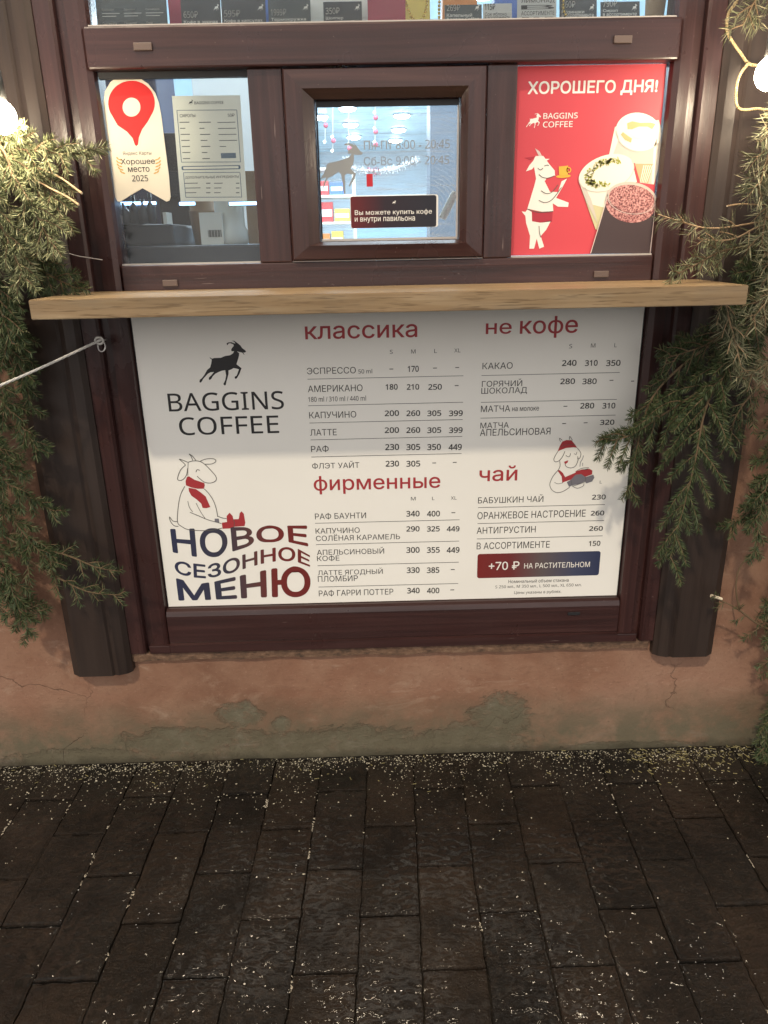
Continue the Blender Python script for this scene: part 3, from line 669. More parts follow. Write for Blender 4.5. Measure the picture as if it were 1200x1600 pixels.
# serving hatch: mitred sash with its own pane
hatch = bpy.data.objects.new('serving_hatch', None); COL.objects.link(hatch); hatch.parent = win; hatch.location = Vector((.046, .0, 1.457)) - parent_world(win)
def mitre(q, o, i, yo, yi, mats):
    (ax, bx, az, bz), (cx, dx, cz, dz) = o, i
    O = [(ax, yo, az), (bx, yo, az), (bx, yo, bz), (ax, yo, bz)]; I = [(cx, yi, cz), (dx, yi, cz), (dx, yi, dz), (cx, yi, dz)]
    for k in range(4): q.add([O[k], O[(k+1) % 4], I[(k+1) % 4], I[k]], [(0, 1, 2, 3)], mats[k % 2])
q = MB(); A = (-.1858, .2768, 1.4585, 1.8690)
def inset(a, d): return (a[0] + d, a[1] - d, a[2] + d*.8, a[3] - d)
MM = (M_WH, M_WV); B0 = inset(A, .006); B1 = inset(A, .044); GI = (-.113, .2145, 1.505, 1.8015); B2 = (GI[0] - .004, GI[1] + .004, GI[2] - .004, GI[3] + .004)
mitre(q, A, A, .05, -.006, MM); mitre(q, A, B0, -.006, -.024, MM); mitre(q, B0, B1, -.024, -.028, MM); mitre(q, B1, B2, -.028, -.010, MM); mitre(q, B2, GI, -.010, .030, MM)
q.build('hatch_frame', hatch, normals=False)
q = MB(); q.box(GI[0] - .004, GI[1] + .004, .010, .013, GI[2] - .004, GI[3] + .004, M_GLASS_S); q.build('hatch_pane', hatch)
q = MB()
q.box(GI[0], GI[1], .004, .0095, GI[3] - .010, GI[3] + .002, M_GROOVE); q.box(GI[0] - .001, GI[0] + .0025, .004, .0095, GI[2], GI[3] - .010, M_GROOVE)
q.box(GI[1] - .003, GI[1] + .001, .004, .0095, GI[2], GI[3] - .010, M_SILVER); q.box(GI[0], GI[1], .003, .0095, GI[2] - .002, GI[2] + .003, M_SILVER)
q.build('pane_seal', hatch)
frame_piece('pane_seal', -.600, -.264, .006, .019, 1.856, 1.8695, M_GROOVE, 0)

# ------------------------------------------------------------------ oak counter shelf
q = MB(); bm = bmesh.new(); bmesh.ops.create_cube(bm, size=1)
for v in bm.verts: v.co = Vector((.0435 + v.co.x*1.519, -.1535 + v.co.y*.265, 1.3785 + v.co.z*.0405))
bmesh.ops.bevel(bm, geom=bm.edges[:], offset=.0016, segments=2, affect='EDGES'); q.bm(bm, M_OAK)
q.box(-.598, .690, -.021, -.0105, 1.359, 1.398, M_OAK)
tag(q.build('counter_shelf'), 'thick light oak plank shelf running under the window panes', 'shelf')

# ------------------------------------------------------------------ menu poster
MY = .008
menu = thing('menu_poster', (.042, MY, .530), 'large cream menu board of coffee prices under the oak shelf', 'menu board')
q = MB(); q.box(-.598, .690, MY, .0115, .5285, 1.334, M_PAPER); q.build('sheet', menu)
f = Flat(MY, 300, 520, 12.0); f.poly(GOAT, M_INK)
f.view(180, 480, 3.3333); f.text('BAGGINS', 275, 442, 878, 538, M_INK, .004); f.text('COFFEE', 332, 568, 852, 662, M_INK, .004); f.build('logo', menu)
def heading(txt, view, box):
    f = Flat(MY, *view); f.text(txt, *box, M_CRIM, .010); f.build('heading', menu)
V5, V6 = (460, 480, 3.3333), (720, 480, 3.3345)
heading('классика', V5, (55, 93, 640, 163)); heading('фирменные', V5, (100, 872, 760, 968)); heading('не', V6, (130, 82, 265, 140)); heading('кофе', V6, (308, 46, 610, 160)); heading('чай', V6, (97, 826, 295, 906))
def table(view, heads, rows, rules):
    f = Flat(MY, *view)
    for tx, x0, x1, y0, y1 in heads: f.text(tx, x0, y0, x1, y1, M_INKG)
    for r in rows:
        for it in r:
            if len(it) == 2: f.dash(it[0], it[1], M_INK)
            elif it[0][0].isdigit() and len(it[0]) == 3: f.text(it[0], it[1], it[3], it[2], it[4], M_INK, .022)
            elif it[0][0].islower() or it[0].endswith('ml'): f.text(it[0], it[1], it[3], it[2], it[4], M_INKG, .004)
            else: f.text(it[0], it[1], it[3], it[2], it[4], M_INK, -.002)
    for x0, x1, y in rules: f.rule(x0, x1, y, M_INKG, 2.6)
    f.build('price_list', menu)
def pr(y0, y1, *a): return [(a[i], a[i+1], a[i+2], y0, y1) for i in range(0, len(a), 3)]
table(V5, [('S', 497, 512, 222, 243), ('M', 608, 631, 220, 241), ('L', 728, 742, 218, 238), ('XL', 833, 865, 215, 235)], [
    [('ЭСПРЕССО', 65, 320, 313, 347), ('50 ml', 333, 405, 322, 345), (505, 322), (732, 317), (848, 314)] + pr(305, 337, '170', 590, 648),
    [('АМЕРИКАНО', 70, 355, 405, 440), ('180 ml / 310 ml / 440 ml', 72, 373, 463, 490), (845, 408)] + pr(400, 430, '180', 475, 538, '210', 585, 650, '250', 697, 768),
    [('КАПУЧИНО', 77, 322, 543, 577)] + pr(537, 567, '200', 470, 545, '260', 583, 655, '305', 692, 765, '399', 805, 877),
    [('ЛАТТЕ', 82, 220, 635, 668)] + pr(625, 655, '200', 470, 545, '260', 583, 655, '305', 692, 765, '399', 805, 876),
    [('РАФ', 87, 178, 720, 755)] + pr(712, 744, '230', 473, 545, '305', 583, 655, '350', 692, 763, '449', 803, 872),
    [('ФЛЭТ УАЙТ', 92, 338, 802, 840), (728, 811), (835, 808)] + pr(799, 830, '230', 475, 545, '305', 583, 655)],
    [(68, 880, 366), (72, 878, 504), (78, 876, 594), (84, 874, 682), (88, 870, 771)])
table(V5, [('M', 607, 631, 988, 1006), ('L', 717, 730, 987, 1004), ('XL', 815, 845, 985, 1002)], [
    [('РАФ БАУНТИ', 107, 373, 1070, 1103), (828, 1070)] + pr(1060, 1090, '340', 583, 652, '400', 690, 758),
    [('КАПУЧИНО', 110, 340, 1149, 1177), ('СОЛЁНАЯ КАРАМЕЛЬ', 112, 550, 1178, 1213)] + pr(1140, 1168, '290', 583, 652, '325', 690, 757, '449', 793, 860),
    [('АПЕЛЬСИНОВЫЙ', 117, 467, 1252, 1287), ('КОФЕ', 118, 235, 1293, 1322)] + pr(1249, 1279, '300', 583, 652, '355', 690, 757, '449', 793, 860),
    [('ЛАТТЕ ЯГОДНЫЙ', 122, 460, 1360, 1397), ('ПЛОМБИР', 122, 330, 1398, 1428), (825, 1366)] + pr(1354, 1384, '330', 585, 652, '385', 690, 755),
    [('РАФ ГАРРИ ПОТТЕР', 127, 515, 1469, 1502), (822, 1472)] + pr(1461, 1490, '340', 587, 652, '400', 690, 755)],
    [(107, 860, 1116), (112, 858, 1227), (120, 856, 1337), (125, 853, 1448)])
table(V6, [('S', 565, 580, 192, 214), ('M', 678, 701, 189, 210), ('L', 800, 812, 187, 208)], [
    [('КАКАО', 113, 270, 288, 322)] + pr(275, 306, '240', 527, 603, '310', 647, 713, '350', 757, 832),
    [('ГОРЯЧИЙ', 110, 320, 374, 413), ('ШОКОЛАД', 107, 345, 418, 455), (785, 381)] + pr(371, 401, '280', 518, 595, '380', 633, 708),
    [('МАТЧА', 105, 257, 512, 545), ('на молоке', 268, 407, 520, 540), (545, 516)] + pr(498, 528, '280', 622, 695, '310', 738, 805),
    [('МАТЧА', 102, 250, 600, 630), ('АПЕЛЬСИНОВАЯ', 100, 467, 631, 667), (538, 606), (650, 602)] + pr(586, 613, '320', 725, 800)],
    [(108, 827, 348), (105, 812, 488), (103, 805, 570)])
table(V6, [], [
    [('БАБУШКИН ЧАЙ', 90, 430, 978, 1018)] + pr(976, 1002, '230', 683, 755),
    [('ОРАНЖЕВОЕ НАСТРОЕНИЕ', 87, 650, 1061, 1098)] + pr(1060, 1085, '260', 677, 747),
    [('АНТИГРУСТИН', 83, 390, 1143, 1177)] + pr(1140, 1165, '260', 668, 740),
    [('В АССОРТИМЕНТЕ', 83, 463, 1222, 1257)] + pr(1217, 1243, '150', 667, 727)],
    [(90, 750, 1036), (87, 745, 1119), (84, 738, 1199)])
f = Flat(MY, *V6); f.rrect(86, 1278, 723, 1404, .007, M_BANNER); f.text('+70 ₽', 145, 1325, 305, 1368, M_WHITEINK, .012, 2); f.text('НА РАСТИТЕЛЬНОМ', 330, 1329, 672, 1357, M_WHITEINK, .006, 2); f.build('extra_price_banner', menu)
f = Flat(MY, *V6); f.text('Номинальный объем стакана', 248, 1416, 562, 1434, M_INKG); f.text('S 250 мл., М 350 мл., L 500 мл., XL 650 мл.', 180, 1444, 628, 1461, M_INKG); f.text('Цены указаны в рублях.', 278, 1476, 523, 1495, M_INKG); f.build('fine_print', menu)
f = Flat(MY, 180, 480, 3.3333)
f.warp('НОВОЕ', [(285, 1153), (415, 1150), (510, 1150), (620, 1143), (720, 1143), (800, 1136), (900, 1136), (1000, 1135)], [(300, 1278), (415, 1302), (480, 1304), (540, 1300), (620, 1272), (720, 1240), (800, 1224), (900, 1224), (1006, 1248)], M_SLOGAN, .024)
f.warp('СЕЗОННОЕ', [(308, 1318), (400, 1332), (480, 1341), (560, 1322), (650, 1292), (760, 1262), (850, 1248), (940, 1250), (1015, 1292)], [(312, 1385), (400, 1408), (470, 1413), (560, 1400), (650, 1370), (760, 1338), (850, 1322), (940, 1325), (1015, 1353)], M_SLOGAN, .024)
f.warp('МЕНЮ', [(315, 1408), (430, 1440), (530, 1425), (640, 1398), (720, 1380), (820, 1358), (930, 1348), (1018, 1356)], [(330, 1530), (480, 1526), (630, 1520), (780, 1513), (900, 1512), (1018, 1508)], M_SLOGAN, .030)
f.build('slogan', menu)
f = Flat(MY, 720, 480, 3.3345); f.text('L', 724, 903, 735, 918, M_INKG); f.build('stray_letter', menu); f = Flat(MY, *V6); f.dash(895, 385, M_INK, 16, 4); f.build('stray_dash', menu)

# plain goat pictures on the menu
f = Flat(MY, 255, 700, 8.5714); LW = 9
f.stroke([(290, 510), (235, 620), (205, 760), (190, 940), (200, 1010), (240, 1045), (330, 1090), (500, 1105), (650, 1100), (790, 1070)], LW, M_LINE)
f.stroke([(190, 985), (130, 975), (85, 920), (100, 985), (150, 1040), (205, 1048)], LW, M_LINE)
f.stroke([(550, 545), (620, 620), (680, 720), (715, 830), (730, 920)], LW, M_LINE); f.stroke([(360, 860), (480, 910), (600, 960), (780, 1010)], LW, M_LINE); f.stroke([(725, 910), (790, 935), (850, 945)], LW, M_LINE)
f.stroke([(330, 710), (350, 790), (395, 855)], LW-2, M_LINE); f.stroke([(440, 735), (500, 850), (560, 940)], LW-2, M_LINE)
f.stroke([(335, 190), (400, 172), (490, 178), (560, 220), (630, 290), (700, 370), (712, 420), (680, 455), (620, 468), (550, 455), (480, 400), (455, 375)], LW, M_LINE)
f.stroke([(330, 190), (270, 165), (215, 148), (265, 190), (300, 228)], LW, M_LINE); f.stroke([(395, 165), (375, 110), (345, 78), (395, 110), (438, 165)], LW, M_LINE)
f.stroke([(300, 228), (235, 290), (195, 390), (205, 430), (260, 425), (310, 365), (328, 270)], LW, M_LINE); f.stroke([(490, 178), (580, 145), (680, 145), (705, 180), (650, 212), (560, 215)], LW, M_LINE)
f.stroke([(440, 320), (455, 290), (492, 298)], LW, M_LINE); f.stroke([(335, 190), (330, 300), (330, 370)], LW-3, M_LINE)
f.poly([(320, 385), (345, 378), (420, 425), (550, 468), (558, 500), (545, 545), (460, 545), (380, 530), (305, 500), (300, 440)], M_CRIM); f.poly([(340, 530), (440, 550), (510, 600), (570, 650), (600, 720), (632, 790), (580, 806), (528, 802), (510, 745), (450, 690), (380, 640), (345, 580)], M_CRIM)
f.poly([(785, 1000), (855, 990), (850, 910), (890, 866), (930, 910), (940, 955), (1012, 950), (1025, 870), (1050, 848), (1080, 880), (1100, 1000), (1090, 1045), (950, 1055), (930, 1075), (795, 1082)], M_CRIM); f.stroke([(940, 955), (955, 1000), (945, 1060)], LW-2, M_LINE)
f.poly([(690, 945), (745, 945), (752, 1000), (690, 985)], M_GREYINK); f.build('goat_picture', menu)
f = Flat(MY, 840, 670, 10.0); LW = 9
f.stroke([(320, 645), (240, 740), (190, 860), (220, 950), (300, 995), (400, 975), (500, 910)], LW, M_LINE); f.stroke([(260, 835), (320, 858), (400, 840)], LW-2, M_LINE)
f.stroke([(345, 500), (350, 580), (320, 645)], LW, M_LINE); f.stroke([(425, 540), (450, 590), (520, 610), (590, 580), (630, 490), (625, 430)], LW, M_LINE)
f.stroke([(320, 345), (255, 460), (270, 512), (330, 500), (390, 430), (425, 350)], LW, M_LINE); f.stroke([(620, 300), (675, 380), (655, 460), (620, 465)], LW, M_LINE)
f.stroke([(440, 415), (485, 437), (510, 405), (510, 380)], LW, M_LINE); f.stroke([(570, 385), (600, 400), (612, 360)], LW-2, M_LINE)
f.stroke([(385, 180), (340, 145), (355, 200)], LW, M_LINE); f.stroke([(495, 170), (502, 118), (545, 180)], LW, M_LINE)
f.poly([(315, 350), (345, 270), (385, 200), (450, 175), (530, 178), (575, 235), (620, 295), (560, 288), (440, 300)], M_CRIM); f.stroke([(355, 285), (450, 250), (590, 250)], LW-3, M_LINE)
f.poly([(412, 515), (480, 490), (470, 525), (430, 552)], M_CRIM)
f.poly([(310, 650), (345, 645), (395, 690), (430, 755), (520, 715), (600, 680), (620, 780), (500, 800), (385, 840), (375, 745)], M_CRIM)
f.poly([(590, 665), (690, 635), (810, 625), (855, 650), (850, 710), (740, 750), (600, 720)], M_CRIM, 2); f.poly([(690, 640), (800, 618), (760, 640)], M_INK, 3); f.stroke([(600, 660), (690, 615), (800, 605)], LW-2, M_LINE, 3)
f.poly([(510, 800), (590, 715), (680, 705), (745, 750), (735, 820), (650, 860), (540, 880)], M_GREYINK, 3); f.poly([(740, 755), (870, 715), (885, 760), (850, 820), (760, 850), (735, 820)], M_GREYINK, 3); f.poly([(455, 830), (510, 800), (540, 880), (490, 905)], M_GREYINK, 3)
f.stroke([(520, 800), (545, 885), (640, 862), (740, 820), (748, 750)], LW-3, M_LINE, 4); f.stroke([(540, 895), (620, 925), (710, 890), (720, 850)], LW-2, M_LINE, 4)
f.stroke([(660, 590), (670, 520), (700, 470), (715, 415)], LW, M_GREYINK); f.stroke([(700, 580), (705, 530)], LW, M_GREYINK); f.build('goat_picture', menu)

# ------------------------------------------------------------------ red poster in the right pane
PY = .0175
post = thing('red_poster', (.52, PY, 1.462), 'red poster of three coffee drinks filling the right pane', 'poster')
q = MB(); q.box(.3462, .6905, PY, .0195, 1.4615, 1.8695, M_RED); q.build('sheet', post)
VP = (800, 100, 4.8)
f = Flat(PY, *VP); f.text('ХОРОШЕГО ДНЯ!', 118, 122, 1092, 238, M_WHITEINK, .026); f.build('greeting', post)
f = Flat(PY, *VP); f.text('BAGGINS', 235, 366, 493, 410, M_WHITEINK, .012); f.text('COFFEE', 232, 430, 455, 475, M_WHITEINK, .012); goat(f, 107, 368, 218, 480, M_WHITEINK); f.build('logo', post)
f = Flat(PY, *VP)
f.poly([(772, 470), (728, 680), (800, 720), (925, 745), (962, 890), (1064, 905), (1092, 800), (1112, 640), (1120, 480), (1100, 420)], M_GLASSG, 1); f.poly([(920, 748), (1060, 750), (1020, 895), (960, 885)], M_LATTE, 2)
for k in range(5): f.poly([(985 + k*16, 760), (992 + k*16, 760), (962 + k*12, 890), (957 + k*12, 890)], M_MILK, 3)
f.ell(948, 512, 172, 146, 12, M_MILK, 2); f.ell(948, 512, 174, 148, 12, M_GLASSG, 3, 20, 170, .95)
f.poly([(862, 445), (900, 430), (960, 442), (1040, 440), (1075, 450), (1050, 490), (1015, 470), (950, 470), (900, 490), (865, 490)], M_ART, 3); f.poly([(830, 510), (870, 540), (900, 560), (890, 590), (845, 570), (815, 530)], M_ART, 3); f.poly([(900, 500), (980, 490), (1020, 520), (990, 560), (920, 560)], M_MILK, 4)
f.poly([(772, 470), (728, 680), (752, 692), (800, 560)], M_MILK, 2); f.poly([(1085, 560), (1064, 900), (1046, 898), (1062, 620)], M_MILK, 2); f.build('latte_picture', post)
f = Flat(PY, *VP)
f.poly([(503, 890), (625, 1240), (680, 1250), (720, 980), (935, 885), (908, 770), (700, 860)], M_MATCHA, 4); f.poly([(503, 890), (560, 1045), (700, 1080), (740, 960), (935, 885), (908, 770), (700, 900)], M_MILK, 5)
f.ell(706, 818, 216, 130, -20, M_MILK, 6); f.ell(706, 818, 217, 131, -20, M_GLASSG, 7, -10, 190, .965)
rng = random.Random(21)
for k in range(120):
    a = rng.choice((rng.uniform(150, 265), rng.uniform(90, 200), rng.uniform(265, 330))); rr = rng.uniform(.50, .78); u, v = 216*rr*math.cos(R(a)), 130*rr*math.sin(R(a))
    c_, s_ = math.cos(R(-20)), math.sin(R(-20)); x, y = 706 + c_*u - s_*v, 818 + s_*u + c_*v
    w, h_, an = rng.uniform(6, 20), rng.uniform(3, 8), rng.uniform(0, 180); f.ell(x, y, w, h_, an, M_MLEAF if rng.random() < .6 else M_MATCHA, 8, n=7)
f.poly([(520, 920), (560, 1040), (640, 1200), (625, 1130), (590, 1010), (550, 930)], M_GLASSG, 6); f.build('matcha_picture', post)
f = Flat(PY, *VP)
f.poly([(712, 975), (700, 1050), (585, 1425), (1030, 1420), (1075, 1000), (1040, 940), (900, 900), (780, 920)], M_DARKDRINK, 9)
f.ell(885, 1050, 188, 140, 8, M_FOAMP, 10); f.ell(893, 1000, 180, 112, 8, M_GLASSG, 11); f.ell(893, 1010, 172, 102, 8, M_FOAMP, 12); f.ell(893, 1006, 186, 120, 8, M_RIM, 13, 0, 360, .97)
f.stroke([(712, 980), (690, 1070), (585, 1420)], 6, M_RIM, 13); f.stroke([(1078, 1000), (1055, 1200), (1030, 1418)], 6, M_RIM, 13)
f.build('berry_drink_picture', post)
f = Flat(PY, *VP)
f.poly([(175, 690), (235, 690), (275, 745), (320, 800), (322, 838), (260, 855), (245, 880), (285, 960), (345, 960), (372, 880), (412, 860), (375, 930), (330, 1005), (345, 1010), (425, 1040), (420, 1072), (345, 1070), (305, 1045), (310, 1105), (240, 1112), (115, 1085), (165, 920), (180, 860), (165, 770), (150, 790), (105, 805), (130, 760), (160, 725)], M_DRAWW, 1)
f.poly([(180, 692), (150, 715), (140, 720), (95, 703), (160, 695)], M_RED2, 2); f.poly([(200, 690), (172, 632), (205, 655), (225, 690)], M_RIM, 2); f.poly([(235, 712), (282, 712), (255, 728)], M_DRAWW, 2)
f.poly([(148, 1110), (305, 1105), (300, 1180), (220, 1190), (150, 1180)], M_RED2, 1)
f.poly([(115, 1090), (148, 1110), (150, 1180), (210, 1190), (292, 1175), (255, 1245), (215, 1290), (240, 1370), (205, 1385), (185, 1310), (165, 1385), (130, 1385), (135, 1290), (105, 1190), (100, 1140), (72, 1105), (100, 1110)], M_DRAWW, 1)
for a in ([(192, 780), (212, 795), (232, 780)], [(240, 765), (262, 758), (275, 762)], [(200, 828), (230, 850), (270, 855), (318, 838)], [(218, 950), (255, 972), (300, 960), (345, 905)], [(200, 1022), (250, 1040), (305, 1012), (370, 925)], [(115, 1088), (200, 1112), (308, 1105)], [(202, 1215), (205, 1260), (215, 1300)]): f.stroke(a, 5, M_LINE, 3)
f.poly([(350, 770), (420, 762), (418, 832), (385, 842), (352, 832)], M_YEL, 4); f.ell(425, 795, 18, 22, 0, M_YEL, 4, 0, 360, .6); f.ell(385, 842, 55, 12, -4, M_YEL, 3); f.build('goat_picture', post)

# ------------------------------------------------------------------ award sticker
SY = .0155
st = thing('award_sticker', (-.50, SY, 1.60), 'white ribbon sticker with a red map pin on the left pane', 'sticker')
f = Flat(SY, 150, 100, 4.4444)
left = [f.p(*a) for a in ((135, 925), (110, 740), (80, 520), (55, 330))]; arc = [(50, 270), (62, 190), (100, 125), (150, 90), (215, 78), (290, 90), (360, 135), (410, 200), (435, 270)]
outl = [f.p(*a) for a in [(168, 957), (148, 953), (133, 925), (110, 740), (80, 520), (55, 340)] + arc + [(452, 360), (480, 580), (505, 780), (516, 925), (508, 948), (488, 955), (400, 905), (322, 862), (240, 910)]]
q = MB(); q.prism(outl, SY, .0195, M_CREAM); q.build('ribbon', st)
pin = []
for a in range(-215, 36, 8): pin.append((247 + 162*math.cos(R(a)), 272 + 156*math.sin(R(a))))
pin += [(360, 400), (320, 455), (298, 510), (292, 560), (280, 570), (270, 560), (255, 515), (215, 470), (150, 425)]
f.poly(pin, M_PINRED, 1); f.ell(247, 300, 62, 66, 0, M_CREAM, 2); f.build('map_pin', st)
f = Flat(SY, 150, 100, 4.4444); f.text('Яндекс Карты', 187, 607, 385, 638, M_INKG); f.text('Хорошее', 172, 656, 410, 706, M_INK, .008); f.text('место', 222, 716, 372, 750, M_INK, .008); f.text('2025', 250, 772, 362, 815, M_INK, .006); f.build('award_text', st)
for s_, cx in ((1, 150), (-1, 438)):
    f = Flat(SY, 150, 100, 4.4444)
    for k in range(5):
        y = 655 + k*23; x = cx + s_*(k - 2)**2*2.2 + (k*6 if s_ > 0 else -k*2)
        f.ell(x - 9*s_, y, 13, 5, 50*s_, M_GOLD, 1, n=10); f.ell(x + 9*s_, y + 10, 13, 5, 20*s_, M_GOLD, 1, n=10)
    f.build('laurel', st)

# syrup list behind the glass
LY = .030
sl = thing('syrup_list', (-.36, LY, 1.61), 'pale syrup list sheet taped inside the left pane', 'paper list')
f = Flat(LY, 150, 100, 4.4444)
a, b, c_, d = f.p(527, 222), f.p(1000, 217), f.p(1048, 950), f.p(588, 955)
q = MB(); q.prism([a, b, c_, d], LY, .0312, M_SHEET); q.build('sheet', sl)
goat(f, 640, 248, 675, 284, M_INK); f.text('BAGGINS COFFEE', 683, 259, 885, 279, M_INK, .01)
f.text('СИРОПЫ', 582, 347, 690, 370, M_INKG, .006); f.text('50₽', 915, 345, 962, 367, M_INKG, .006)
f.text('ДОПОЛНИТЕЛЬНЫЕ ИНГРЕДИЕНТЫ', 620, 777, 992, 797, M_INKG, .004)
def outline(x0, y0, x1, y1, sk):
    f.stroke([(x0, y0), (x1, y0 - 3)], 4, M_SBLUE); f.stroke([(x0 + sk, y1), (x1 + sk*.8, y1 - 2)], 4, M_SBLUE); f.stroke([(x0, y0), (x0 + sk, y1)], 4, M_SBLUE); f.stroke([(x1, y0), (x1 + sk*.8, y1)], 4, M_SBLUE)
outline(562, 322, 978, 682, 32); outline(608, 755, 1000, 926, 16)
rng = random.Random(2)
for k in range(7):
    y = 405 + k*42; s_ = k*4
    f.rule(580 + s_, 580 + s_ + rng.uniform(35, 70), y, M_SLINE, 6); f.rule(715 + s_, 715 + s_ + rng.uniform(30, 85), y, M_SLINE, 6)
    if k < 5: f.rule(843 + s_, 843 + s_ + (125 if k < 4 else 45), y, M_SLINE, 5)
f.rect(868, 618, 972, 654, M_SBLUE); f.rrect(594, 706, 1004, 734, .003, M_SBLUE); f.rrect(606, 712, 990, 728, .0015, M_SHEET, 2)
for k in range(3):
    y = 828 + k*33; f.rule(615 + k*4, 615 + k*4 + rng.uniform(45, 110), y, M_SLINE, 5); f.rule(765, 795, y, M_SLINE, 6); f.rule(820, 820 + rng.uniform(40, 60), y, M_SLINE, 5); f.rule(972, 996, y, M_SLINE, 6)
f.build('list_print', sl)

# ------------------------------------------------------------------ hatch films
HY = .0095
VH = (480, 140, 4.8)
dg = thing('goat_decal', (-.07, HY, 1.60), 'grey frosted goat silhouette on the left of the serving hatch', 'decal')
f = Flat(HY, *VH); f.poly([(85, 685), (125, 630), (150, 555), (250, 530), (318, 505), (330, 480), (303, 482), (310, 455), (338, 438), (322, 420), (280, 416), (272, 422), (284, 406), (310, 401), (340, 408), (358, 424), (348, 405), (330, 398), (352, 402), (375, 430), (400, 462), (418, 478), (405, 490), (375, 490), (350, 487), (352, 520), (345, 560), (325, 595), (366, 630), (356, 672), (330, 712), (318, 728), (311, 722), (335, 670), (345, 640), (300, 630), (281, 645), (286, 700), (286, 780), (274, 780), (265, 700), (255, 640), (235, 615), (190, 650), (155, 665), (137, 700), (126, 740), (117, 735), (130, 690), (143, 660), (110, 668)], M_FROST); f.build('silhouette', dg)
dh = thing('opening_hours', (.10, HY, 1.60), 'frosted opening hours lettering on the serving hatch pane', 'lettering')
f = Flat(HY, *VH); f.text('Пн-Пт 8:00 - 20:45', 425, 378, 1070, 446, M_FROST2, .006); f.text('Сб-Вс 9:00 - 20:45', 425, 498, 1065, 566, M_FROST2, .006); f.build('hours_text', dh)
f = Flat(HY, *VH); f.rect(445, 632, 492, 728, M_SQ); f.build('red_square', dh)
dn = thing('notice_sticker', (.07, HY, 1.53), 'dark red and black notice sticker low on the serving hatch', 'sticker')
f = Flat(HY, *VH); A_, B_ = f.p(323, 900)[0], f.p(982, 900)[0]; T_, U_ = f.p(650, 792)[1], f.p(650, 1036)[1]
q = MB(); q.prism(rounded(A_, B_, U_, T_, .005), HY - .0004, HY, M_WHITEINK); q.build('backing', dn)
f.rrect(327, 797, 968, 1034, .005, M_NOTICE, 2); f.text('Вы можете купить кофе', 357, 900, 935, 945, M_WHITEINK, .004, 3); f.text('и внутри павильона', 357, 955, 808, 998, M_WHITEINK, .004, 3); goat(f, 636, 832, 666, 858, M_WHITEINK, 3); f.build('notice_text', dn)

# ------------------------------------------------------------------ price cards along the upper window
def card(x0, x1, top, m, price, lines, label, tm=M_WHITEINK, hand=False, Y=.034, extra=None):
    a, b = pt(x0, 40, Y).x, pt(x1, 40, Y).x; zt = pt((x0+x1)/2, top, Y).z; zb = 1.9565
    r = thing('price_card', ((a+b)/2, Y, zb), label, 'price card', 'price cards in the upper window')
    q = MB(); q.add([(a, Y, zb), (b, Y, zb), (b, Y + .012, zt), (a, Y + .012, zt), (a, Y + .0015, zb), (b, Y + .0015, zb), (b, Y + .0135, zt), (a, Y + .0135, zt)], [(0, 1, 2, 3), (4, 5, 6, 7), (0, 1, 5, 4), (2, 3, 7, 6), (0, 3, 7, 4), (1, 2, 6, 5)], m); q.build('sheet', r)
    g = Flat(Y); px = lambda k: x0 + (x1 - x0)*k
    def tx(s, k0, k1, y0, y1, bold=.0):
        vs, fs = glyphs(s, bold); A, B = a + (b-a)*k0, a + (b-a)*k1; T, U = pt(600, y0 - .012*((px(.5)) - 600), Y).z, pt(600, y1 - .012*((px(.5)) - 600), Y).z
        g.mb.add([(A + (B-A)*u, Y - .0008 + .012*((U + (T-U)*v) - zb)/(zt - zb), U + (T-U)*v) for u, v, e in vs], fs, tm)
    if price: tx(price, .06, .42, 8, 19, .01)
    for i, s in enumerate(lines):
        w = min(.92, .075*len(s) + .06) if not hand else .95
        tx(s, .06 if not hand else .1, w, (23 if price else 3) + i*(7 if price else 10), (29 if price else 10) + i*(7 if price else 10), .0)
    if extra: extra(g, a, b, Y, zb, zt)
    g.build('card_text', r)
    if price and m in (M_CARD, M_CARD2):
        g = Flat(Y - .0005); goat(g, x0 + (x1-x0)*.80, 6, x0 + (x1-x0)*.94, 17, M_WHITEINK); g.build('logo', r)
def lists(g, a, b, Y, zb, zt):
    for c, row in enumerate((('Бразилия', 'Гватемала'), ('Эфиопия', 'Гондурас'), ('Сальвадор', 'Перу'))):
        for k, s in enumerate(row):
            z = pt(200, 16 + 22*k, Y).z; A = a + (b-a)*(.08 + .31*c); B = A + (b-a)*.022*len(s)
            vs, fs = glyphs(s, .006); g.mb.add([(A + (B-A)*u, Y - .0008 + .012*(z + .005*v - zb)/(zt - zb), z + .005*v) for u, v, e in vs], fs, M_WHITEINK)
            for dz, w in ((-.005, .25), (-.0105, .2)):
                g.mb.add([(A, Y - .0008 + .012*(z + dz - zb)/(zt - zb), z + dz), (A + (b-a)*w, Y - .0008 + .012*(z + dz - zb)/(zt - zb), z + dz), (A + (b-a)*w, Y - .0008 + .012*(z + dz + .001 - zb)/(zt - zb), z + dz + .001), (A, Y - .0008 + .012*(z + dz + .001 - zb)/(zt - zb), z + dz + .001)], [(0, 1, 2, 3)], M_WHITEINK)
card(152, 262, -12, M_CARD2, '', [], 'wide charcoal card of coffee origins, leftmost in the upper window', extra=lists)
card(284, 346, -8, M_CARD, '650₽', ['Кофе в зернах', 'в ассортименте'], 'charcoal price card reading 650 in the upper window')
card(347, 416, -8, M_CARD, '595₽', ['Кофе в капсулах', '(10шт/уп)'], 'charcoal price card reading 595 in the upper window')
card(420, 486, -8, M_CARD2, '1999₽', ['Термокружка', 'Baggins Coffee'], 'grey price card reading 1999 in the upper window')
card(506, 566, 0, M_CARD, '350₽', ['Шоппер', 'Baggins Coffee'], 'charcoal price card reading 350 in front of a white box')
card(575, 634, -10, M_CARDR, '', [], 'plain dark pink card beside the gold beads in the upper window')
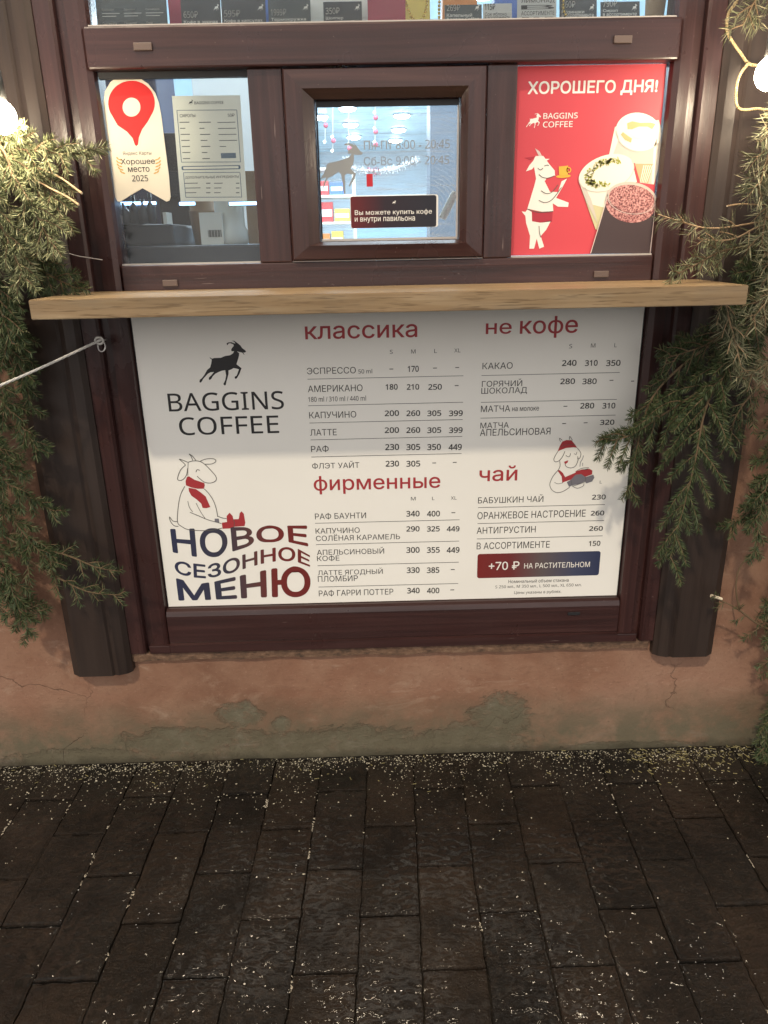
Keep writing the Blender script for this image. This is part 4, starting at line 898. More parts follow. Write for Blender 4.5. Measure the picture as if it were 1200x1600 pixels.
card(695, 753, 5, M_CARD2, '269₽', ['Капельный', 'Baggins Coffee', 'в ассортименте'], 'grey price card reading 269 right of the gold beads')
card(755, 800, 3, M_CARDW, '115₽', ['Сок яблоко', 'в ассортименте'], 'white price card reading 115 in the upper window', M_INKG)
card(808, 869, -6, M_CARDW, '', ['ЛИМОНАД', 'В', 'АССОРТИМЕНТЕ', '50₽'], 'white handwritten card in the upper window', M_INK, True)
card(874, 932, -4, M_CARD, '360₽', ['Козинаки', 'в ассортименте'], 'charcoal price card reading 360 behind a loop of gold beads')
card(938, 999, 0, M_CARD, '790₽', ['Сироп', 'в ассортименте'], 'charcoal price card reading 790, rightmost in the upper window')

M_BEAD = mat('gold_bead', (.75, .55, .16), .22, 1.0)
for lab, path, Y in (('gold bead garland looping between the pink card and the 269 card', [(628, -40), (632, -5), (640, 20), (652, 37), (664, 20), (668, -10), (668, -40)], .050), ('short gold bead garland hanging left of the 269 card', [(688, -40), (687, -10), (686, 15), (686, 36)], .046), ('gold bead garland hanging over the 360 price card', [(884, -40), (881, -5), (880, 12), (884, 24)], .030)):
    q = MB(); P = smooth2(path, 16); last = None
    for x, y in P:
        v = pt(x, y, Y)
        if last is None or (v - last).length > .0062: q.sphere(v, .0034, M_BEAD, 10); last = v
    tag(q.build('bead_garland'), lab, 'bead garland', 'gold bead garlands in the upper window')

# ------------------------------------------------------------------ shop interior
HX0, HX1, HYB, HC = -4.5, 4.5, 15.0, 3.25
M_CEIL = mat('shop_ceiling', (.56, .74, .84), .6); M_SWALL = mat('shop_wall', (.55, .62, .68), .7); M_SFLOOR = mat('shop_floor', (.62, .64, .65), .35)
M_LAMP = mat('ceiling_lamp_glow', (1, 1, 1), .5, emit=(.82, .93, 1.0), es=34.0)
def struct(name, args, m, label):
    q = MB(); q.box(*args, m); tag(q.build(name), label, kind='structure')
struct('shop_floor', (HX0, HX1, .11, HYB, -.10, -.02), M_SFLOOR, 'grey shop floor')
struct('shop_ceiling', (HX0, HX1, .11, HYB, HC, HC + .1), M_CEIL, 'pale blue shop ceiling')
for nm, a in (('shop_wall_back', (HX0, HX1, HYB, HYB + .1, -.02, HC)), ('shop_wall_left', (HX0 - .1, HX0, .11, HYB, -.02, HC)), ('shop_wall_right', (HX1, HX1 + .1, .11, HYB, -.02, HC))):
    struct(nm, a, M_SWALL, 'pale painted shop wall')
cnt = 0
def ceil_pt(px, py):
    d = ROT @ Vector(((px - 600) / F, -(py - 800) / F, -1.0)); k = (HC - .05 - H)/d.z; return (d.x*k, d.y*k - DIST)
LAMPS = [ceil_pt(*a) for a in ((543, 173), (628, 184), (548, 198), (623, 206), (553, 217), (618, 222), (705, 196), (500, 186))] + [(x, y) for y in (1.6, 4.6) for x in (-2.6, -.72, .9, 2.6)]
for x, y in LAMPS:
    if True:
        q = MB(); q.lathe((x, y, HC), [(.0, -.060), (.06, -.058), (.10, -.046), (.116, -.030), (.10, -.014), (.06, -.006)], M_LAMP, 24)
        r = thing('ceiling_lamp', (x, y, HC - .03), 'round white ceiling lamp glowing inside the shop', 'ceiling lamp', 'round ceiling lamps inside the shop')
        q.build('lens', r); q = MB(); q.lathe((x, y, HC), [(.11, 0), (.13, 0), (.13, -.022), (.11, -.022)], M_SOCKET if False else M_SWALL, 24); q.build('trim_ring', r)
# area lights are the light of the bright lit hall lamps themselves
for y in (2.2, 6.0, 10.5):
    ld = bpy.data.lights.new('hall_light', 'AREA'); ld.shape = 'RECTANGLE'; ld.size = 3.0; ld.size_y = 1.6; ld.energy = 50 if y < 3 else 165; ld.color = (.80, .92, 1.0)
    lo = bpy.data.objects.new('hall_light', ld); lo.location = (0, y, HC - .05); COL.objects.link(lo)
M_CNT = mat('counter_dark', (.010, .013, .024), .5); M_CNTB = mat('counter_blue', (.25, .40, .55), .4); M_WHITEP = mat('white_plastic', (.70, .68, .62), .4); M_BROWN = mat('kraft_card', (.34, .22, .13), .7); M_STEELB = mat('brushed_machine', (.06, .065, .08), .35, .6)
def at(px, py, Y): return pt(px, py, Y)
# work counter behind the left pane
a, b = at(150, 330, .18), at(420, 330, .18)
q = MB(); q.box(-.80, -.22, .16, .60, 0, 1.50, M_CNT, .006); tag(q.build('work_counter'), 'dark blue work counter behind the left pane', 'counter')
q = MB(); q.box(-.72, -.52, .22, .50, 1.5005, 1.555, M_CNT, .008); q.box(-.70, -.60, .23, .30, 1.553, 1.572, M_STEELB, .004); tag(q.build('coffee_grinder'), 'low dark machine on the work counter behind the ribbon sticker', 'machine')
v = at(330, 338, .24); q = MB(); q.box(v.x - .033, v.x + .028, .24, .28, 1.5005, 1.582, M_WHITEP, .001)
r = thing('carton', (v.x, .26, 1.5005), 'small white carton with a barcode below the syrup list', 'carton'); q.build('box', r)
q = MB()
for k in range(14): q.box(v.x - .012 + k*.0026, v.x - .012 + k*.0026 + (.0016 if k % 3 else .0009), .2385, .2399, 1.520, 1.538, M_INK)
q.build('barcode', r)
for k, (px, h_, r_) in enumerate(((196, .052, .016), (212, .070, .013), (226, .060, .015), (238, .074, .012))):
    v = at(px, 338, .21); q = MB(); q.lathe((v.x, .205, 1.5562), [(0, 0), (r_, 0), (r_, h_*.55), (r_*.4, h_*.75), (r_*.4, h_), (0, h_)], mat('dark_bottle_glass', (.03, .035, .05), .15), 16)
    tag(q.build('bottle'), 'small dark bottle on the machine behind the ribbon sticker', 'bottle', 'dark bottles behind the ribbon sticker')
v = at(310, 330, .36); q = MB(); q.lathe((v.x, .42, 1.5005), [(0, 0), (.030, 0), (.040, .09), (.041, .093), (.036, .094), (.038, .20), (.040, .203), (0, .203)], M_BROWN, 20); tag(q.build('paper_cup_stack'), 'stack of brown paper cups behind the barcode carton', 'cups')
q = MB(); A_ = at(287, 300, .9).x; q.box(A_ - .09, A_ + .02, .9, 1.2, 0, 1.86, mat('machine_black', (.015, .016, .02), .3), .01); q.box(A_ - .07, A_, .88, .8985, 1.66, 1.74, M_STEELB, .004); tag(q.build('coffee_machine'), 'black coffee machine between the ribbon sticker and the syrup list', 'machine')
v = at(258, 338, .24); q = MB(); q.box(v.x - .006, v.x + .004, .24, .30, 1.5005, 1.585, M_WHITEP, .001); tag(q.build('notebook'), 'thin white notebook standing left of the barcode carton', 'notebook')
v = at(356, 338, .27); q = MB(); q.lathe((v.x, .30, 1.5005), [(.0, 0), (.044, 0), (.047, .006), (.047, .036), (.040, .046), (.040, .12), (.034, .134), (.0, .136)], M_WHITEP, 24); tag(q.build('canister'), 'white plastic canister on the work counter', 'canister')
v = at(396, 330, .34); q = MB(); q.box(v.x - .02, v.x + .05, .34, .40, 1.5005, 1.69, M_BROWN, .002); tag(q.build('kraft_bag'), 'brown kraft packet right of the white canister', 'packet')
M_BLUE_REFL = mat('blue_reflection', (.3, .5, 1), .4, emit=(.35, .62, 1.0), es=5.0)  # glowing strips standing in for blue reflections in the left pane
for k, (xa, xb) in enumerate(((180, 243), (280, 304), (358, 402))):
    A, B = at(xa, 318, .20), at(xb, 317, .20); q = MB(); q.box(A.x, B.x, .200, .206, A.z - .004, A.z + .003, M_BLUE_REFL, .001)
    q.box(A.x, B.x, .2062, .214, A.z - .006, A.z + .005, M_CNT, .001)
    tag(q.build('reflection_strip'), ('glowing blue strip standing for a reflection under the ribbon sticker', 'short glowing blue strip standing for a reflection above the barcode carton', 'glowing blue strip standing for a reflection over the white canister')[k], 'light strip', 'blue reflection strips built behind the left pane')
# tall white board with faint marks behind the syrup list
A, B = at(318, 330, 2.0), at(405, 330, 2.0); q = MB(); q.box(A.x, B.x + .05, 2.0, 2.05, 1.55, 2.5, mat('white_board', (.72, .78, .80), .5), .004); tag(q.build('wall_board'), 'white board with soft markings behind the syrup list', 'board')
A, B = at(215, 300, 1.2), at(262, 300, 1.2); q = MB(); q.box(A.x - .25, B.x, 1.2, 1.5, 0, 2.25, mat('cabinet_navy', (.035, .045, .11), .5), .01); tag(q.build('cabinet'), 'dark navy cabinet behind the ribbon sticker', 'cabinet')
# far shelves seen through the hatch
PC = {'blue': (.07, .16, .48), 'orange': (.62, .22, .05), 'white': (.72, .74, .74), 'red': (.55, .05, .06), 'yellow': (.68, .50, .10)}
PM = {k: mat('product_' + k, c_, .45) for k, c_ in PC.items()}
def rack(px0, px1, Y, zt, label):
    A, B = at(px0, 330, Y).x, at(px1, 330, Y).x
    r = thing('display_rack', ((A+B)/2, Y, 0), label, 'rack'); rng = random.Random(int(Y*10))
    q = MB(); q.box(A, A + .03, Y, Y + .4, -.02, zt, M_WHITEP, .003); q.build('upright', r); q = MB(); q.box(B - .03, B, Y, Y + .4, -.02, zt, M_WHITEP, .003); q.build('upright', r)
    zs = [1.42 + .26*k for k in range(int((zt - 1.42)/.26) + 1)]
    for z in zs: q = MB(); q.box(A + .03, B - .03, Y, Y + .4, z, z + .025, M_WHITEP, .002); q.build('shelf', r)
    for z in zs[:-1]:
        x = A + .05
        while x < B - .16:
            w, h_ = rng.uniform(.09, .17), rng.uniform(.12, .21); k = rng.choice(list(PC))
            q = MB(); q.box(x, x + w, Y + .03, Y + .2, z + .0255, z + .0255 + h_, PM[k], .006); q.box(x + .01, x + w - .01, Y + .027, Y + .0299, z + .04 + h_*.2, z + .03 + h_*.6, PM['white' if k != 'white' else 'blue'])
            tag(q.build('product_box'), f'small {k} packet on the far shop rack seen through the hatch', 'packet', 'packets on the far shop racks'); x += w + .015
rack(488, 556, 6.5, 2.22, 'white rack of packets at the left of the serving hatch view')
rack(560, 640, 11.0, 2.0, 'white rack of packets far behind the notice sticker')
A, B = at(556, 300, 8.5), at(700, 300, 8.5); q = MB(); q.box(A.x, B.x, 8.5, 9.2, 0, 2.02, M_CNTB, .01); q.box(A.x - .03, B.x + .03, 8.46, 9.24, 2.021, 2.06, M_WHITEP, .004); tag(q.build('blue_counter'), 'pale blue booth across the hall behind the opening hours', 'booth')
A, B = at(672, 300, 3.2), at(745, 300, 3.2); q = MB(); q.box(A.x, B.x, 3.2, 3.5, 0, 2.55, mat('partition_blue', (.16, .22, .30), .4), .01); tag(q.build('partition'), 'grey blue partition at the right of the hatch view', 'partition')
M_RB = mat('bauble_red', (.30, .05, .09), .3); M_WB = mat('bauble_white', (.75, .75, .75), .3); M_TIN = mat('tinsel_white', (.45, .47, .50), .5)
for k, (px, ys) in enumerate(((586, (176, 184, 201, 206, 222, 226)), (508, (188, 196, 222)), (520, (214, 220, 236)), (545, (226, 232)))):
    Y = 7.0; r = thing('ornament_string', at(px, 150, Y), ('longest string of red and white baubles hanging mid hatch', 'string of baubles nearest the left edge of the hatch', 'bauble string above the back of the frosted goat', 'shortest bauble string above the goat horns')[k], 'ornament', 'bauble strings hanging in the shop')
    q = MB(); q.tube([at(px, 120, Y), at(px, ys[-1], Y)], .003, M_WIRE, 6); q.build('string', r); 
    for i, y in enumerate(ys): q = MB(); v = at(px + (1 if i % 2 else -1), y, Y); q.sphere(v, .026 if i % 2 else .018, M_RB if i % 2 else M_WB, 16); q.build('bauble', r)
r = thing('tinsel_swag', at(600, 262, 6.0), 'white tinsel swag with a red middle behind the opening hours', 'garland'); P = smooth2([(540, 250), (552, 264), (575, 268), (600, 268), (620, 264), (640, 257), (652, 250)], 6)
q = MB(); rng = random.Random(9)
for i, (x, y) in enumerate(P[:-1]):
    for k in range(14):
        v = at(x, y, 6.0); d = Vector((rng.gauss(0, 1), rng.gauss(0, 1), rng.gauss(0, 1))).normalized()*.05
        q.tube([v, v + d], [.006, .002], M_RB if 12 < i < 17 else M_TIN, 4, False)
q.build('tinsel', r); q = MB(); q.tube([at(x, y, 6.0) for x, y in P], .02, M_TIN, 6); q.build('cord', r)
A, B = at(691, 342, .30), at(712, 300, .30); q = MB(); q.tube([A, A + (B - A)*.08, A + (B - A)*.92, B], [.009, .011, .011, .009], M_WHITEP, 14); tag(q.build('white_tube'), 'white tube leaning at the lower right of the hatch', 'tube')
# goods behind the price cards
q = MB(); A, B = at(478, 20, .09), at(578, 20, .09); q.box(A.x, B.x, .09, .14, 1.958, 2.10, M_WHITEP, .003); tag(q.build('carton'), 'bright white carton behind the 350 price card', 'carton')
q = MB(); q.box(-.615, .705, .028, .26, 1.925, 1.956, M_WHITEP); tag(q.build('display_ledge'), 'white inner ledge carrying the price cards', 'ledge')
for k, (x0, x1, mm, lab) in enumerate(((265, 300, M_CARDR, 'red bag of beans behind the gap left of the 650 card'), (404, 470, PM['blue'], 'blue packet behind the 1999 price card'), (690, 745, PM['orange'], 'orange packet behind the 269 price card'), (598, 672, PM['yellow'], 'yellow packet behind the gold beads'), (1003, 1034, M_BROWN, 'brown paper cup stack at the right end of the ledge'), (770, 860, PM['blue'], 'blue packet behind the handwritten card'))):
    A, B = at(x0, 20, .12).x, at(x1, 20, .12).x; q = MB(); w = (B - A)
    if k == 4: q.lathe(((A+B)/2, .10, 1.9565), [(0, 0), (w*.42, 0), (w*.55, .10), (w*.58, .104), (w*.55, .108), (0, .108)], mm, 24)
    else: q.prism([(A, 1.9565), (B, 1.9565), (B - w*.03, 2.10), (B - w*.1, 2.14), (A + w*.1, 2.14), (A + w*.03, 2.10)], .11, .15, mm)
    tag(q.build('paper_cup_stack' if k == 4 else 'goods_packet'), lab, 'cups' if k == 4 else 'packet')

# ------------------------------------------------------------------ rope, hook, wire, cord, bulbs
hk = pt(162, 532, -.030)
q = MB(); base = Vector((hk.x, -.022, hk.z)); ring = [base + Vector((0.010*math.sin(a)*.9, -.028 + .004*math.cos(a), -.011 + .013*math.cos(a))) for a in [R(k*20) for k in range(-1, 15)]]
q.tube([base + Vector((0, .012, 0)), base + Vector((0, -.012, .001)), base + Vector((0, -.024, .002))], .0022, M_STEEL, 8); q.tube(ring, .0022, M_STEEL, 8); q.lathe((base.x, -.0225, base.z - .002), [(.0, .002), (.007, .002), (.006, .004), (0, .0045)], M_STEEL, 12)
tag(q.build('hook'), 'open steel screw hook on the left trim under the shelf', 'hook')
A = base + Vector((.0, -.026, .004)); B = pt(0, 598, -.22); q = MB(); P = []
for k in range(60):
    u = k/59*1.7; v = A + (B - A)*u; v.z -= .006*math.sin(min(u, 1.7)/1.7*math.pi); P.append(v)
for s_ in range(3):
    q.tube([p + Vector((0, math.cos(k*1.1 + s_*2.094), math.sin(k*1.1 + s_*2.094)))*.0016 for k, p in enumerate(P)], .0021, M_ROPE, 6)
q.tube([A + Vector((.010*math.cos(a) - .004, -.002, .008*math.sin(a) - .002)) for a in [R(k*30) for k in range(13)]], .003, M_ROPE, 6)
tag(q.build('rope'), 'thin white rope running left from the screw hook', 'rope')
q = MB(); q.tube([pt(x, y, -.05) for x, y in smooth2([(108, 396), (122, 400), (140, 403), (160, 406)], 4)], .0011, M_WIRE, 6); tag(q.build('loose_wire'), 'short loose grey wire on the left frame above the shelf', 'wire')
def cord(pts, Y, label):
    P = smooth2(pts, 12); q = MB(); C3 = [pt(x, y, Y - .01*math.sin(k*.05)) for k, (x, y) in enumerate(P)]; dist = 0; prev = C3[0]; S = [[], []]
    for i, c_ in enumerate(C3):
        dist += (c_ - prev).length; prev = c_; d = (C3[min(i+1, len(C3)-1)] - C3[max(i-1, 0)]).normalized(); u = d.cross(Vector((0, 1, 0))).normalized(); w = d.cross(u)
        for s_ in (0, 1): a_ = dist*700 + s_*math.pi; S[s_].append(c_ + (u*math.cos(a_) + w*math.sin(a_))*.0017)
    for s_ in (0, 1): q.tube(S[s_], .0020, M_JUTE, 6)
    tag(q.build('twisted_cord'), label, 'cord', 'twisted cords by the right lamp')
cord([(1168, -25), (1150, 4), (1138, 22), (1136, 48), (1145, 66), (1158, 84), (1168, 98), (1182, 102), (1215, 100)], -.10, 'upper twisted jute cord hanging from above to the right lamp')
cord([(1170, 98), (1158, 114), (1152, 130), (1150, 150), (1153, 168), (1166, 172), (1185, 170), (1215, 174)], -.105, 'lower twisted jute cord looping under the right lamp')
M_CABLE = mat('black_cable', (.015, .015, .015), .5)
def bulb(loc, r, label):
    o = thing('garland_bulb', loc, label, 'light bulb', 'warm bulbs of the garland'); L = Vector(loc)
    q = MB(); q.sphere(L, r, M_BULB, 24, (1, 1, 1.08)); q.build('globe', o)
    q = MB(); q.lathe((L.x, L.y, L.z + r*.92), [(.0, .055), (.013, .055), (.015, .03), (.016, .0), (.0, -.002)], M_SOCKET, 16); q.tube([L + Vector((0, 0, r*.92 + .05)), L + Vector((0, .03, r + .12)), L + Vector((0, .06, r + .2))], .004, M_CABLE, 6); q.build('socket', o)
bl, br_ = pt(2, 183, -.25), pt(1204, 115, -.24)
bulb(bl, .029, 'glowing warm bulb above the left spruce branches'); bulb(br_, .029, 'glowing warm bulb among the right pine branches')
for x, z in ((-.78, 2.50), (-.48, 2.60), (-.16, 2.66), (.14, 2.68), (.44, 2.64), (.72, 2.56)): bulb((x, -.15, z), .034, 'glowing warm garland bulb hung over the window top, above the view')  # unseen bulbs inferred from the shelf's ground shadow, more added for wet glints

# ------------------------------------------------------------------ fir and pine branches
def rot_about(v, ax, a): return Matrix.Rotation(a, 3, ax) @ v
class Branch:
    def __init__(s, nm, nl, dens, seed, width=.0012): s.wood = MB(); s.nd = MB(); s.nm = nm; s.nl = nl; s.dens = dens; s.r = random.Random(seed); s.w = width
    def needle_run(s, P, u0=0.0, lenk=1.0):
        r = s.r; seg = []; tot = 0
        for a, b in zip(P, P[1:]): l = (b - a).length; seg.append((tot, l, a, b)); tot += l
        n = int(tot*s.dens*(1 - u0))
        for _ in range(n):
            d0 = (u0 + (1 - u0)*r.random())*tot
            for t0, l, a, b in seg:
                if d0 <= t0 + l: break
            p = a + (b - a)*((d0 - t0)/max(l, 1e-6)); d = (b - a).normalized()
            lat = d.cross(Vector((0, 1, 0))); lat = lat.normalized() if lat.length > .1 else d.orthogonal().normalized(); up = lat.cross(d); az = r.gauss(0, .75) + (math.pi if r.random() < .5 else 0); o = lat*math.cos(az) + up*math.sin(az)
            o = (o + Vector((0, 0, -.10))).normalized()
            ang = R(r.gauss(50, 7)); tip_k = 1.0 - .35*max(0, (d0/tot - .8)/.2)
            nd = (d*math.cos(ang) + o*math.sin(ang)).normalized(); L = s.nl*lenk*r.uniform(.78, 1.08)*tip_k
            side = nd.cross(Vector((r.uniform(-1, 1), r.uniform(-1, 1), r.uniform(-1, 1)))).normalized()*s.w
            bend = Vector((0, 0, -1))*L*r.uniform(-.03, .10)
            q = p + nd*L*.55 + bend*.3; e = p + nd*L + bend
            s.nd.add([p - side*.35, p + side*.35, q + side*.5, q - side*.5, e], [(0, 1, 2, 3), (3, 2, 4)], s.nm)
    def path(s, P, r0, r1, m): 
        n = len(P); s.wood.tube(P, [r0 + (r1 - r0)*i/(n-1) for i in range(n)], m, 6)
    def grow(s, P, n, L0, ang=48, droop=.25, sub=1, t0=.10, bark=M_TWIG, r0=.0045, tipk=.35, flat=.45, core=.45):
        """side twigs along a main stem; each with its own small twigs"""
        r = s.r; P = [Vector(p) for p in P]; s.path(P, r0, .0012, bark); s.needle_run(P, core)
        for k in range(n):
            u = t0 + (1 - t0)*(k + r.uniform(.1, .9))/n; f = u*(len(P) - 1); i = min(int(f), len(P) - 2); p = P[i] + (P[i+1] - P[i])*(f - i); d = (P[i+1] - P[i]).normalized()
            side = d.cross(Vector((r.uniform(-flat, flat), 1, r.uniform(-flat, flat)*.6))).normalized()*(1 if k % 2 else -1)
            a = R(ang + r.uniform(-12, 12)); L = L0*(1 - (1 - tipk)*u)*r.uniform(.7, 1.2)
            dd = (d*math.cos(a) + side*math.sin(a) + Vector((0, r.uniform(-.30, .12), 0))).normalized(); T = [p]
            for j in range(5): dd = (dd + Vector((0, 0, -droop*.22)) + d*.04).normalized(); T.append(T[-1] + dd*L/5)
            s.path(T, .0020, .0008, bark); s.needle_run(T, .04)
            for j in range(sub):
                if L < .05: break
                v = .25 + .6*(j + r.random()*.6)/sub; g = v*5; ii = min(int(g), 4); pp = T[ii] + (T[ii+1] - T[ii])*(g - ii); e = (T[ii+1] - T[ii]).normalized()
                sd_ = e.cross(Vector((r.uniform(-.5, .5), 1, r.uniform(-.3, .3)))).normalized()*(1 if j % 2 else -1); l2 = L*r.uniform(.28, .46)*(1.2 - v*.6)
                ed = (e*math.cos(R(46)) + sd_*math.sin(R(46))).normalized(); S = [pp]
                for _ in range(3): ed = (ed + Vector((0, 0, -droop*.2))).normalized(); S.append(S[-1] + ed*l2/3)
                s.path(S, .0013, .0007, bark); s.needle_run(S)
    def finish(s, name, label, group, P0):
        o = thing(name, P0, label, 'branch', group); s.wood.build('stem', o, normals=False); s.nd.build('needles', o, normals=False); return o
def stem(px, Y0, Y1):
    P = smooth2(px, 5); n = len(P); return [pt(x, y, Y0 + (Y1 - Y0)*i/(n-1)) for i, (x, y) in enumerate(P)]
GL, GR = 'spruce branches fastened left of the window', 'conifer branches fastened right of the window'
def spruce(px, Y0, Y1, label, group, seed, nmat=M_SPRUCE, n=13, L0=.17, nl=.022, dens=1700, **k):
    b_ = Branch(nmat, nl, dens, seed, k.pop('width', .0017)); P = stem(px, Y0, Y1); b_.grow(P, n, L0, **k); return b_.finish(k.get('nm', 'spruce_branch'), label, group, P[0])
spruce([(-120, 170), (-20, 222), (60, 236), (140, 243)], -.14, -.16, 'lit-coloured spruce branch just below the left bulb, reaching over the frame', GL, 1, M_SPRUCE_LIT, 16, .12, droop=.5)
spruce([(-90, 150), (0, 228), (25, 290), (62, 345), (78, 380)], -.16, -.20, 'lit-coloured spruce branch hanging down under the left bulb', GL, 2, M_SPRUCE_LIT, 16, .12, droop=.6)
spruce([(-60, 215), (40, 262), (80, 300), (96, 345)], -.12, -.15, 'lit-coloured spruce branch ending beside two bare cut twigs', GL, 3, M_SPRUCE_LIT, 13, .10, droop=.6)
spruce([(-120, 230), (-30, 300), (10, 370), (40, 440)], -.15, -.20, 'lit-coloured spruce branch drooping to the left end of the shelf', GL, 4, M_SPRUCE_LIT, 16, .13, droop=.6)
spruce([(-80, 300), (10, 380), (70, 425), (122, 452)], -.12, -.15, 'spruce branch resting its tip on the left end of the shelf', GL, 5, M_SPRUCE, 16, .11, droop=.5)
spruce([(-110, 330), (-40, 400), (-5, 470), (20, 540)], -.14, -.18, 'dark spruce branch hanging beside the left shelf end', GL, 6, M_SPRUCE, 16, .13)
spruce([(-60, 450), (0, 500), (35, 570), (48, 640)], -.08, -.10, 'thin spruce branch hanging below the white rope', GL, 7, M_SPRUCE, 14, .09)
spruce([(-90, 520), (-20, 600), (30, 660), (60, 705)], -.10, -.12, 'spruce branch at the left edge, tip on the trim board edge', GL, 8, M_SPRUCE, 14, .10)
spruce([(-100, 620), (-30, 710), (30, 770), (88, 800)], -.10, -.14, 'spreading spruce branch at mid height on the left wall', GL, 9, M_SPRUCE, 14, .11, nl=.022)
spruce([(-90, 730), (0, 790), (50, 850), (85, 880)], -.09, -.11, 'spruce branch over the left stucco below mid height', GL, 10, M_SPRUCE, 14, .10, nl=.020)
spruce([(-90, 770), (20, 845), (100, 866), (150, 886), (190, 893)], -.08, -.13, 'sparse spruce twig crossing the left trim, upper of two', GL, 11, M_SPRUCE, 12, .07, dens=700, core=.2, sub=1)
spruce([(-90, 820), (20, 862), (95, 905), (140, 925), (192, 930)], -.08, -.13, 'sparse spruce twig crossing the left trim, lower of two', GL, 12, M_SPRUCE, 12, .08, dens=700, core=.15, sub=1)
spruce([(-70, 830), (0, 880), (25, 940), (44, 990)], -.09, -.10, 'lowest spruce branch on the left, tip pointing at the ground', GL, 13, M_SPRUCE, 13, .10)
spruce([(-110, 860), (-20, 915), (30, 945), (68, 955)], -.07, -.08, 'low spruce branch at the left edge pointing right', GL, 14, M_SPRUCE, 12, .09)
spruce([(-120, 400), (-50, 480), (-20, 620), (-10, 760)], -.06, -.08, 'long dark spruce branch against the wall at the left edge', GL, 15, M_SPRUCE, 20, .11)
# right
def pine(px, Y0, Y1, label, seed, n=10, L0=.12, nl=.042, dens=620, **k):
    return spruce(px, Y0, Y1, label, GR, seed, M_PINE, n, L0, nl, dens, width=.0018, **k)
pine([(1300, 320), (1230, 335), (1180, 348), (1110, 357), (1060, 345), (1028, 335)], -.10, -.16, 'long needled pine twig reaching left over the red poster', 31, 6, .05, .036, 560, core=.66, sub=0, bark=M_STRIPPED, r0=.003)
pine([(1260, 330), (1190, 352), (1150, 372), (1118, 376), (1090, 372)], -.13, -.17, 'short pine twig below the one over the red poster', 32, 6, .06, .030, 520, core=.5, sub=1, bark=M_STRIPPED, r0=.003)
spruce([(1290, 360), (1200, 380), (1130, 392), (1090, 412), (1048, 433)], -.10, -.20, 'spruce branch with its tip just above the right shelf end', GR, 33, M_SPRUCE_LIT, 14, .08, dens=900, sub=2)
pine([(1290, 60), (1240, 170), (1205, 230), (1185, 300)], -.16, -.22, 'bright pine branch under the right bulb', 34, 14, .11, .036, 620, droop=.6)
pine([(1260, -120), (1210, -50), (1180, 0), (1160, 40)], -.12, -.14, 'pine branch hanging in at the top right corner', 35, 9, .08, .034, 520)
pine([(1310, 180), (1240, 250), (1205, 300), (1190, 380)], -.14, -.20, 'pine branch at the right edge halfway to the shelf', 36, 14, .10, .036, 560, droop=.5)
spruce([(1320, 300), (1240, 380), (1190, 430), (1150, 462)], -.10, -.16, 'dark spruce branch behind the right shelf end', GR, 37, M_SPRUCE, 18, .12)
pine([(1300, 400), (1240, 440), (1200, 470), (1175, 500)], -.20, -.26, 'pine branch hanging off the right edge beside the shelf', 38, 10, .09, .034, 560)
pine([(1132, 455), (1137, 490), (1150, 540), (1162, 590)], -.20, -.22, 'bright pine spray hanging under the right shelf end', 39, 9, .07, .036, 700, droop=.7, core=.15, sub=1, bark=M_STRIPPED, r0=.003)
pine([(1300, 520), (1240, 545), (1195, 570), (1160, 595)], -.20, -.23, 'pine branch tip at the right edge below the shelf', 40, 9, .08, .034, 600)
spruce([(1185, 520), (1130, 585), (1102, 640), (1085, 725), (1066, 800), (1047, 872)], -.13, -.20, 'large dark spruce branch pointing straight down over the right trim', GR, 41, M_SPRUCE, 20, .19, nl=.020, dens=2000, sub=0, droop=.35, ang=40)
spruce([(1190, 540), (1110, 600), (1040, 645), (985, 680), (945, 690)], -.12, -.16, 'dark spruce branch reaching over the right edge of the menu', GR, 42, M_SPRUCE, 14, .15, nl=.020, dens=1900, droop=.9, sub=0)
spruce([(1170, 500), (1080, 560), (1020, 620), (995, 700), (985, 780)], -.10, -.13, 'dark spruce branch hanging along the menu frame', GR, 43, M_SPRUCE, 14, .11, nl=.020, dens=1700, droop=.5)
spruce([(1230, 490), (1150, 510), (1100, 540), (1040, 560)], -.09, -.12, 'shadowy spruce branch under the right part of the shelf', GR, 44, M_SPRUCE, 16, .13, dens=850, droop=.4)
spruce([(1250, 560), (1190, 600), (1150, 650), (1140, 700)], -.08, -.12, 'dark spruce branch on the stucco beside the right trim', GR, 45, M_SPRUCE, 14, .11, dens=850)
spruce([(1290, 650), (1220, 720), (1190, 790), (1180, 872)], -.10, -.14, 'dark spruce branch at the right edge pointing down', GR, 46, M_SPRUCE, 12, .10)
spruce([(1300, 720), (1220, 760), (1170, 800), (1140, 826)], -.08, -.10, 'spruce branch over the right stucco pointing down left', GR, 47, M_SPRUCE, 11, .08)
spruce([(1300, 1010), (1240, 995), (1190, 978), (1150, 950), (1112, 932)], -.06, -.10, 'thick bare branch with a pale cut end beside the right trim', GR, 48, M_SPRUCE, 9, .09, dens=420, core=.99, droop=1.2, r0=.0065, sub=1)
spruce([(1300, 980), (1240, 1060), (1205, 1120), (1192, 1180)], -.07, -.09, 'dark spruce branch in the lower right corner of the wall', GR, 49, M_SPRUCE, 16, .10, droop=.6)
spruce([(1310, 880), (1250, 950), (1215, 1010), (1200, 1060)], -.06, -.08, 'spruce branch above the lower right corner branch', GR, 50, M_SPRUCE, 14, .10, dens=850)
q = MB(); e = pt(1112, 932, -.10); e2 = pt(1108, 930, -.101); q.tube([e, e2], .005, M_CUT, 10)
def bare(pts, Y0, Y1, label, m=M_STRIPPED, r=.0026):
    P = stem(pts, Y0, Y1); q = MB(); n = len(P); q.tube(P, [r*(.7 + .3*i/n) for i in range(n)], m, 8, cap=M_CUT); tag(q.build('bare_twig'), label, 'twig', 'bare cut twigs among the branches')
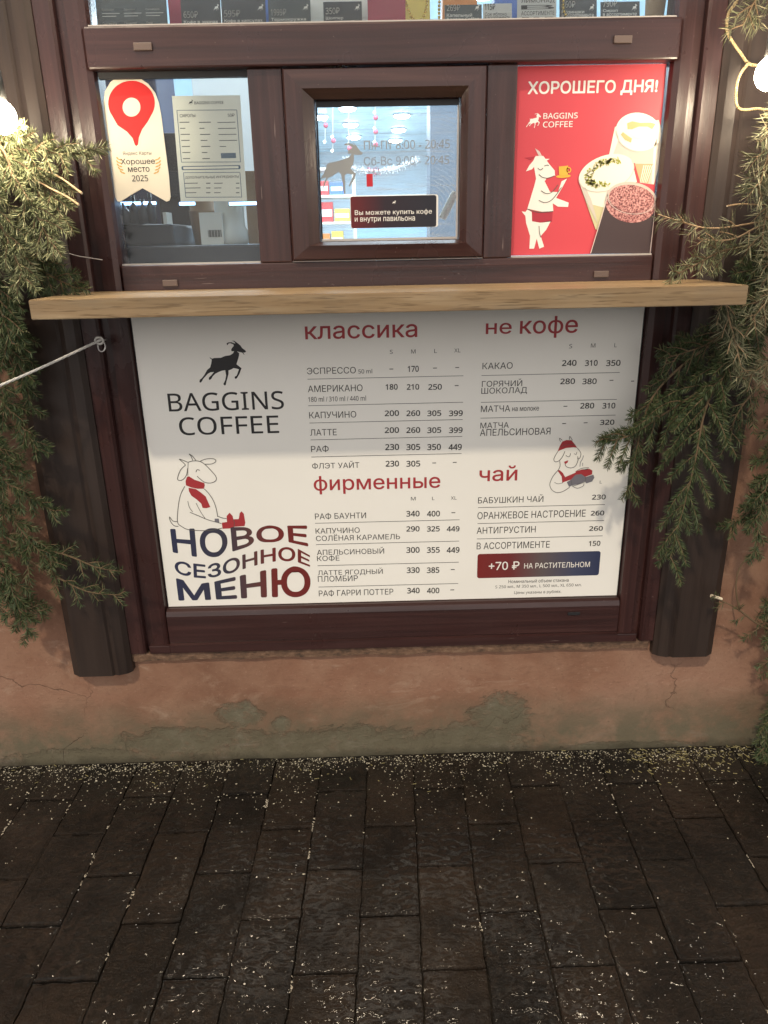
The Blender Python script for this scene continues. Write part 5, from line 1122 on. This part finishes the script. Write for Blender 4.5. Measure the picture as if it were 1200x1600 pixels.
bare([(60, 262), (92, 276), (112, 290), (128, 302)], -.15, -.19, 'stripped twig end left of the award sticker, upper of two'); bare([(50, 278), (82, 296), (104, 307), (123, 320)], -.15, -.19, 'stripped twig end left of the award sticker, lower of two')
bare([(1260, 318), (1200, 320), (1160, 319), (1136, 322)], -.12, -.15, 'pale bare twig pointing left below the right bulb', M_STRIPPED, .0018)
bare([(1240, 790), (1200, 840), (1160, 880), (1150, 915), (1155, 955)], -.05, -.05, 'thin dark bare twig curving down the right stucco', M_TWIG, .0022)
bare([(1128, 936), (1119, 933), (1111, 931)], -.101, -.1015, 'pale sawn stub at the end of the thick right branch', M_CUT, .0052)

spruce([(-140, 380), (-60, 440), (0, 520), (40, 590)], -.10, -.13, 'bushy spruce branch at the left edge beside the rope', GL, 16, M_SPRUCE, 15, .14)
spruce([(-140, 540), (-70, 620), (-20, 690), (25, 735)], -.08, -.11, 'bushy spruce branch at the left edge under the rope', GL, 17, M_SPRUCE, 14, .14)
spruce([(-150, 180), (-70, 260), (-30, 340), (0, 410)], -.14, -.18, 'lit-coloured bushy spruce branch at the left edge under the bulb', GL, 18, M_SPRUCE_LIT, 15, .15, droop=.5)
spruce([(-150, 690), (-80, 760), (-30, 830), (0, 900)], -.08, -.10, 'bushy spruce branch at the left edge above the lowest sprig', GL, 19, M_SPRUCE, 14, .13)
spruce([(1330, 560), (1260, 630), (1215, 700), (1195, 770)], -.10, -.14, 'bushy spruce branch at the right edge beside the drooping branch', GR, 51, M_SPRUCE, 15, .14)
spruce([(1340, 800), (1270, 860), (1225, 930), (1205, 1000)], -.08, -.11, 'bushy spruce branch at the right edge above the thick bare branch', GR, 52, M_SPRUCE, 14, .12)
spruce([(1330, 1060), (1260, 1110), (1215, 1160), (1190, 1205)], -.07, -.09, 'spruce branch touching the ground in the lower right corner', GR, 53, M_SPRUCE, 14, .10, droop=.5)
pine([(1330, 260), (1260, 330), (1220, 400), (1200, 470)], -.16, -.22, 'bushy pine branch at the right edge just above the shelf', 54, 14, .11, .036, 560, droop=.5)
spruce([(1290, 410), (1210, 470), (1160, 530), (1125, 600)], -.12, -.17, 'dark bushy spruce branch behind the bright pine spray', GR, 55, M_SPRUCE, 16, .14, droop=.4)
